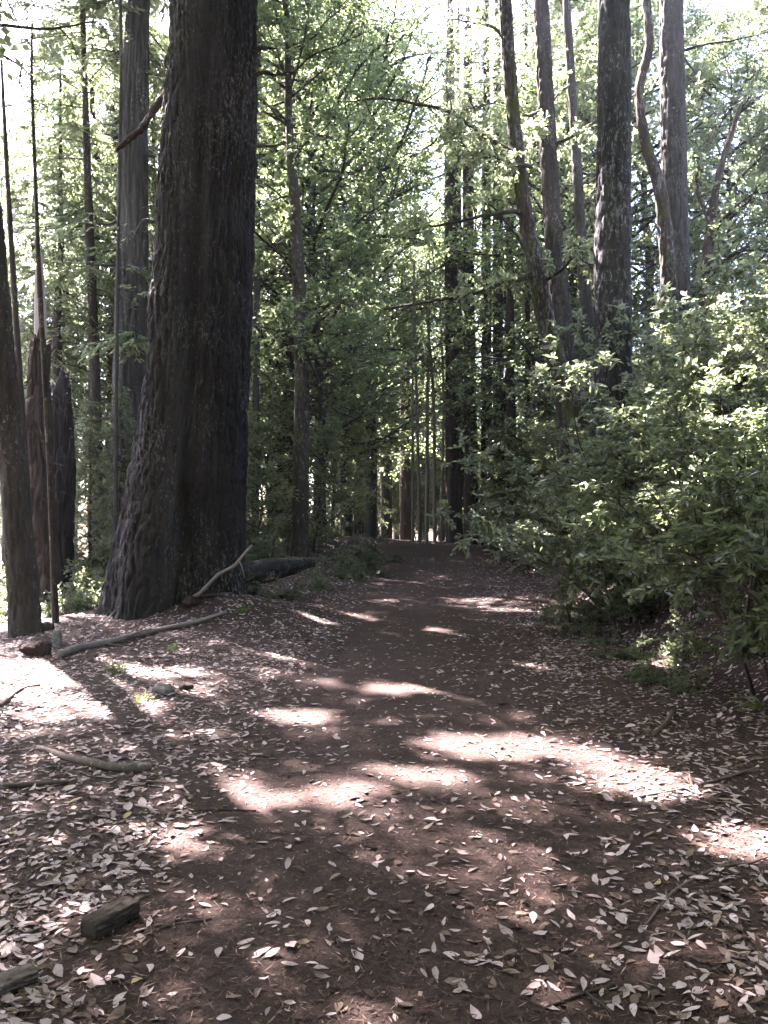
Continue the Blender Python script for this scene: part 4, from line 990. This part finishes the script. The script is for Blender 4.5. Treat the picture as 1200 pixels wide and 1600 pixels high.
def stone(label, px, py, size, seed, flat=.6, mat='stone', name='stone', cat='stone'):
    c = G(px, py); n, m = 22, 14; rng = np.random.default_rng(seed)
    th = np.linspace(0, 2 * np.pi, n, endpoint=False); ph = np.linspace(0.06, np.pi - .06, m)
    D = np.stack([np.sin(ph)[:, None] * np.cos(th), np.sin(ph)[:, None] * np.sin(th), np.cos(ph)[:, None] + 0 * th], -1)
    R = np.full((m, n), 1.0)
    for k in range(9):
        v = rnd(rng, 1)[0]; dd = D @ v; R = np.minimum(R, rng.uniform(.62, .9) / np.maximum(dd, .05))
    R = R * (1 + .08 * rng.normal(size=(1, n)) * np.sin(ph)[:, None])
    V = D * R[..., None] * np.array(size) * .5
    i = np.arange(m - 1)[:, None]; j = np.arange(n)[None]; Qd = np.stack([i * n + j, (i + 1) * n + j, (i + 1) * n + (j + 1) % n, i * n + (j + 1) % n], -1).reshape(-1, 4)
    caps = [[k, k + 1, n - 2 - k, n - 1 - k] for k in range(n // 2 - 1)]; b0 = (m - 1) * n
    Qd = np.vstack([Qd, np.array(caps), np.array(caps)[:, ::-1] + b0])
    mb = MB(); mb.add(V.reshape(-1, 3), Qd); o = mb.obj(name, M[mat], None, smooth=False); o.location = (c[0], c[1], c[2] + size[2] * .25); o.rotation_euler = (0, 0, rng.uniform(0, 6)); return tag(o, label, cat)
stone('pale stone standing on edge at the foot of the thin leaning trunk', 90, 1008, (.16, .14, .30), 1)
stone('grey angular stone in the sunlit needles in front of the long pale stick', 255, 1082, (.24, .20, .13), 2)
stone('small dark stone beside the pale stone at the leaning trunk', 75, 985, (.22, .2, .2), 3, mat='rot')
stone('small clod next to the grey angular stone', 292, 1078, (.16, .14, .10), 4, mat='rot', name='earth_clod', cat='clod')
stone('mound of dark earth and roots at the foot of the leaning trunk', 60, 1022, (.46, .40, .22), 5, mat='ground', name='earth_mound', cat='mound')
stone('reddish clod of earth at the toe of the giant redwood', 300, 945, (.45, .3, .2), 6, mat='ground', name='earth_clod', cat='clod')

def plant(name, label, px, py, h, n, seed, leaf='fern', L=.045, group=None):
    rng = np.random.default_rng(seed); c = G(px, py); t = thing(name, label, 'plant', tuple(c), group); wood = MB(); cr = Crown(rng)
    for k in range(n):
        g_ = grow(rng, [rng.normal() * .03, rng.normal() * .03, -.02], [rng.normal() * .35, rng.normal() * .35, 1], h * rng.uniform(.6, 1.1), -.2, 5, .08)
        V, Q = tube(g_, np.linspace(.004, .002, 5), 4); wood.add(V, Q)
        tb, td = at_path(g_, rng.uniform(.35, 1, 4)); cr.twigs(tb, td * .4 + rnd(rng, 4) * [1, 1, .4], np.full(4, .06))
    wood.obj('stem', M['tan'], t); mb = MB(); cr.leaves(mb, 4, L, L * .45, True); mb.obj('leaves', M[leaf], t, smooth=False); return t
plant('seedling', 'tiny bright green seedling in the sunlit needles, one of two close together', 172, 1050, .14, 4, 1, group='pair of tiny seedlings')
plant('seedling', 'tiny bright green seedling in the sunlit needles, one of two close together', 190, 1052, .12, 4, 2, group='pair of tiny seedlings')
plant('seedling', 'small upright seedling in front of the grey angular stone', 221, 1098, .16, 3, 3)
plant('seedling', 'low green sprig on the shaded litter before the long pale stick', 380, 958, .12, 8, 4)
plant('seedling', 'small seedling at the litter edge behind the two tiny seedlings', 272, 1022, .2, 3, 5)
plant('small_plant', 'leafy plant growing against the giant redwood foot', 248, 935, .55, 7, 6, 'shrub', .09)
plant('small_plant', 'pale leaved plant beside the fallen log at the roadside', 462, 893, .5, 6, 7, 'broad_warm', .09)
plant('small_plant', 'leafy sprig in front of the fallen log', 330, 915, .45, 6, 8, 'shrub', .08)
def grass(label, px, py, h, n, seed):
    rng = np.random.default_rng(seed); c = G(px, py); mb = MB()
    for k in range(n):
        d = np.array([rng.normal() * .5 - .35, rng.normal() * .4 - .2, 1.0]); g_ = grow(rng, rng.normal(size=3) * [.04, .04, 0], d, h * rng.uniform(.6, 1.2), -1.9, 9, .03)
        w_ = np.linspace(.006, .0012, 9)[:, None]; sd = unit(np.cross(np.gradient(g_, axis=0), [0.2, 1, .1]))
        V = np.stack([g_ + sd * w_, g_ - sd * w_], 1).reshape(-1, 3); i = np.arange(8) * 2
        mb.add(V, np.stack([i, i + 1, i + 3, i + 2], 1), rng.uniform(0, 1))
    o = mb.obj('grass_clump', M['grass'], None, smooth=True); o.location = tuple(c); return tag(o, label, 'grass')
grass('clump of long arching grass blades under the nearest dark shrub', 1205, 1020, .75, 16, 1)
grass('small dry grass tuft at the bank foot below the arching grass', 1185, 1110, .4, 12, 2)

# ------------------------------------------------------------------ leaf litter
SPN = np.array([0, .12, .32, .60, .84, 1.0]); WPN = np.array([.04, .26, .46, .42, .20, .015])
def litter(x, y, L, W, yaw, var, rng, lift=0.004, full=True):
    n = len(x); z = ground_h(x, y); e = .05
    gx = (ground_h(x + e, y) - ground_h(x - e, y)) / (2 * e); gy = (ground_h(x, y + e) - ground_h(x, y - e)) / (2 * e)
    Nn = unit(np.stack([-gx, -gy, np.ones(n)], 1) + rng.normal(size=(n, 3)) * .16)
    A = np.stack([np.cos(yaw), np.sin(yaw), 0 * yaw], 1); A = unit(A - Nn * np.sum(A * Nn, 1, keepdims=True)); Sd = np.cross(Nn, A)
    sp = SPN if full else SPN[[0, 2, 3, 5]]; wp = WPN if full else WPN[[0, 2, 3, 5]]; K = len(sp)
    ck = rng.uniform(-.35, .55, n)[:, None]; cu = rng.uniform(-.1, .55, n)[:, None]; bend = rng.normal(size=n)[:, None] * .16
    s = sp[None, :]; ctr = ck * L[:, None] * ((s - .45) ** 2 - .05); bx = bend * L[:, None] * (s - .5) ** 2 * 2
    wv = 1 + .12 * rng.normal(size=(n, K))
    Vv = []
    for side in (-1, 0, 1):
        off = side * W[:, None] * wp[None] * wv + bx
        zz = ctr + (cu * W[:, None] * np.sqrt(wp[None]) * .5 if side else 0)
        Vv.append(A[:, None] * (L[:, None] * (s - .5))[..., None] + Sd[:, None] * off[..., None] + Nn[:, None] * zz[..., None])
    V = np.stack(Vv, 2)                       # n,K,3,3
    V = V + np.stack([x, y, z], 1)[:, None, None]
    g = ground_h(V[..., 0].ravel(), V[..., 1].ravel()).reshape(V.shape[:3])
    d = (V[..., 2] - g).reshape(n, -1).min(1); V[..., 2] += (lift - d)[:, None, None] * 0.85
    i = np.arange(K - 1)[:, None]; j = np.arange(2)[None]
    q = np.stack([i * 3 + j, i * 3 + j + 1, (i + 1) * 3 + j + 1, (i + 1) * 3 + j], -1).reshape(-1, 4)
    Q = (np.arange(n)[:, None, None] * K * 3 + q[None]).reshape(-1, 4)
    return V.reshape(n, -1, 3), Q, q
rl = np.random.default_rng(4242)
def sample_litter(n, y0, y1, pw):
    y = y0 + (y1 - y0) * rl.random(n) ** pw; x = rl.uniform(-1, 1, n) * (0.52 * y + 0.4)
    u = x - road_c(y)
    dens = .13 + .80 * sst(.75, 1.7, np.abs(u)) - .45 * sst(3.2, 4.6, u)
    dens = dens * (0.35 + 1.1 * vn(x * 1.6, y * 1.6, 61)) * (0.6 + .7 * vn(x * 4.1, y * 4.1, 62))
    dens = np.where((np.abs(u) < 1) & (u > .15), dens * 1.5, dens) * np.where(u < -1.2, 1.35, 1.0)
    k = rl.random(n) < dens; return x[k], y[k]
x1, y1 = sample_litter(22000, 1.9, 8.5, 1.15); x2, y2 = sample_litter(46000, 8.5, 26, 1.2)
def dims(n):
    L = (.030 + .050 * rl.random(n) ** 1.3) * np.where(rl.random(n) < .08, 1.35, 1); W = L * rl.uniform(.34, .54, n)
    v = np.where(rl.random(n) < .62, rl.uniform(.47, .96, n), rl.uniform(.0, .38, n)); v = np.where(rl.random(n) < .004, .985, v)
    return L, W, rl.uniform(0, 6.28, n), v
L1, W1, a1, v1 = dims(len(x1))
size_px = L1 * np.sqrt(W1 / L1) / np.hypot(y1, CAM_Z); inside = (np.abs(x1 / y1) < 600 / F + .01) & (CAM_Z * F / y1 < 790) & (v1 > .4)
order = np.argsort(-np.where(inside, size_px, 0))[:300]
mask = np.ones(len(x1), bool); mask[order] = False
V, Q, q1 = litter(x1[order], y1[order], L1[order], W1[order], a1[order], v1[order], rl)
special = {0: None}
for k, idx in enumerate(order):
    c = V[k].mean(0); mb = MB(); mb.add(V[k], q1, v1[idx])
    o = mb.obj('fallen_leaf', M['litter'], None, origin=c); o.location = tuple(c)
    tag(o, 'pale dry curled leaf lying on the dark ground close to the camera', 'leaf', 'fallen leaves close to the camera')
mb = MB(); V, Q, _ = litter(x1[mask], y1[mask], L1[mask], W1[mask], a1[mask], v1[mask], rl); mb.add(V.reshape(-1, 3), Q, np.repeat(v1[mask], V.shape[1]))
L2, W2, a2, v2 = dims(len(x2)); V, Q, _ = litter(x2, y2, L2 * 1.1, W2 * 1.1, a2, v2, rl, full=False); mb.add(V.reshape(-1, 3), Q, np.repeat(v2, V.shape[1]))
# leaves that lie on the bank
nb = 2600; yb = rl.uniform(4.5, 20, nb); xb = road_c(yb) + rl.uniform(2.8, 5.2, nb); Lb, Wb, ab, vb = dims(nb)
V, Q, _ = litter(xb, yb, Lb, Wb, ab, vb, rl, full=False); mb.add(V.reshape(-1, 3), Q, np.repeat(vb, V.shape[1]))
o = mb.obj('leaf_litter', M['litter']); tag(o, 'pale fallen leaves scattered thickly over the road verges', 'leaf litter', kind='stuff')
# needles and crumbled bits
nd = 90000; y = 1.9 + 12.5 * rl.random(nd) ** 1.5; x = rl.uniform(-1, 1, nd) * (.52 * y + .4)
kk = rl.random(nd) < (.55 + .45 * sst(.5, 1.6, np.abs(x - road_c(y)))); x, y = x[kk], y[kk]; n = len(x)
yaw = rl.uniform(0, 6.28, n); L = rl.uniform(.015, .07, n); wd = rl.uniform(.0012, .0035, n); z = ground_h(x, y) + rl.uniform(.002, .012, n)
A = np.stack([np.cos(yaw), np.sin(yaw), rl.normal(size=n) * .15], 1); Nn = np.stack([rl.normal(size=n) * .3, rl.normal(size=n) * .3, np.ones(n)], 1)
V, Q = leaf_quads(np.stack([x, y, z], 1), A, Nn, L, wd * 2); mb = MB(); mb.add(V, Q, np.repeat(rl.random(n), 4))
nf = 26000; yf = 1.9 + 10 * rl.random(nf) ** 1.5; xf = rl.uniform(-1, 1, nf) * (.52 * yf + .4); yw = rl.uniform(0, 6.28, nf)
Lf = .006 + .022 * rl.random(nf) ** 2
V, Q = leaf_quads(np.stack([xf, yf, ground_h(xf, yf) + rl.uniform(.001, .006, nf)], 1), np.stack([np.cos(yw), np.sin(yw), rl.normal(size=nf) * .3], 1), np.stack([rl.normal(size=nf) * .5, rl.normal(size=nf) * .5, np.ones(nf)], 1), Lf, Lf * rl.uniform(.4, .9, nf))
mb.add(V, Q, np.repeat(rl.random(nf) ** .8 * .97, 4))
o = mb.obj('needle_litter', M['duff'], smooth=False); tag(o, 'dry reddish needles and crumbs strewn over the forest floor', 'needle litter', kind='stuff')
if True:
    bpy.ops.mesh.primitive_cube_add(size=1); o = bpy.context.active_object
    o.name = 'haze'; o.dimensions = (160, 150, 48); o.location = (0, 55, 14.5); o['kind'] = 'stuff'
    t = NT('haze'); pv = t.n('ShaderNodeVolumePrincipled'); pv.inputs['Color'].default_value = (0.93, 0.95, 0.97, 1); pv.inputs['Density'].default_value = 0.00045; pv.inputs['Anisotropy'].default_value = 0.55
    t.l(pv.outputs[0], t.out.inputs['Volume']); o.data.materials.append(t.m)
print('far trees', n_far, 'objects', len(bpy.data.objects))
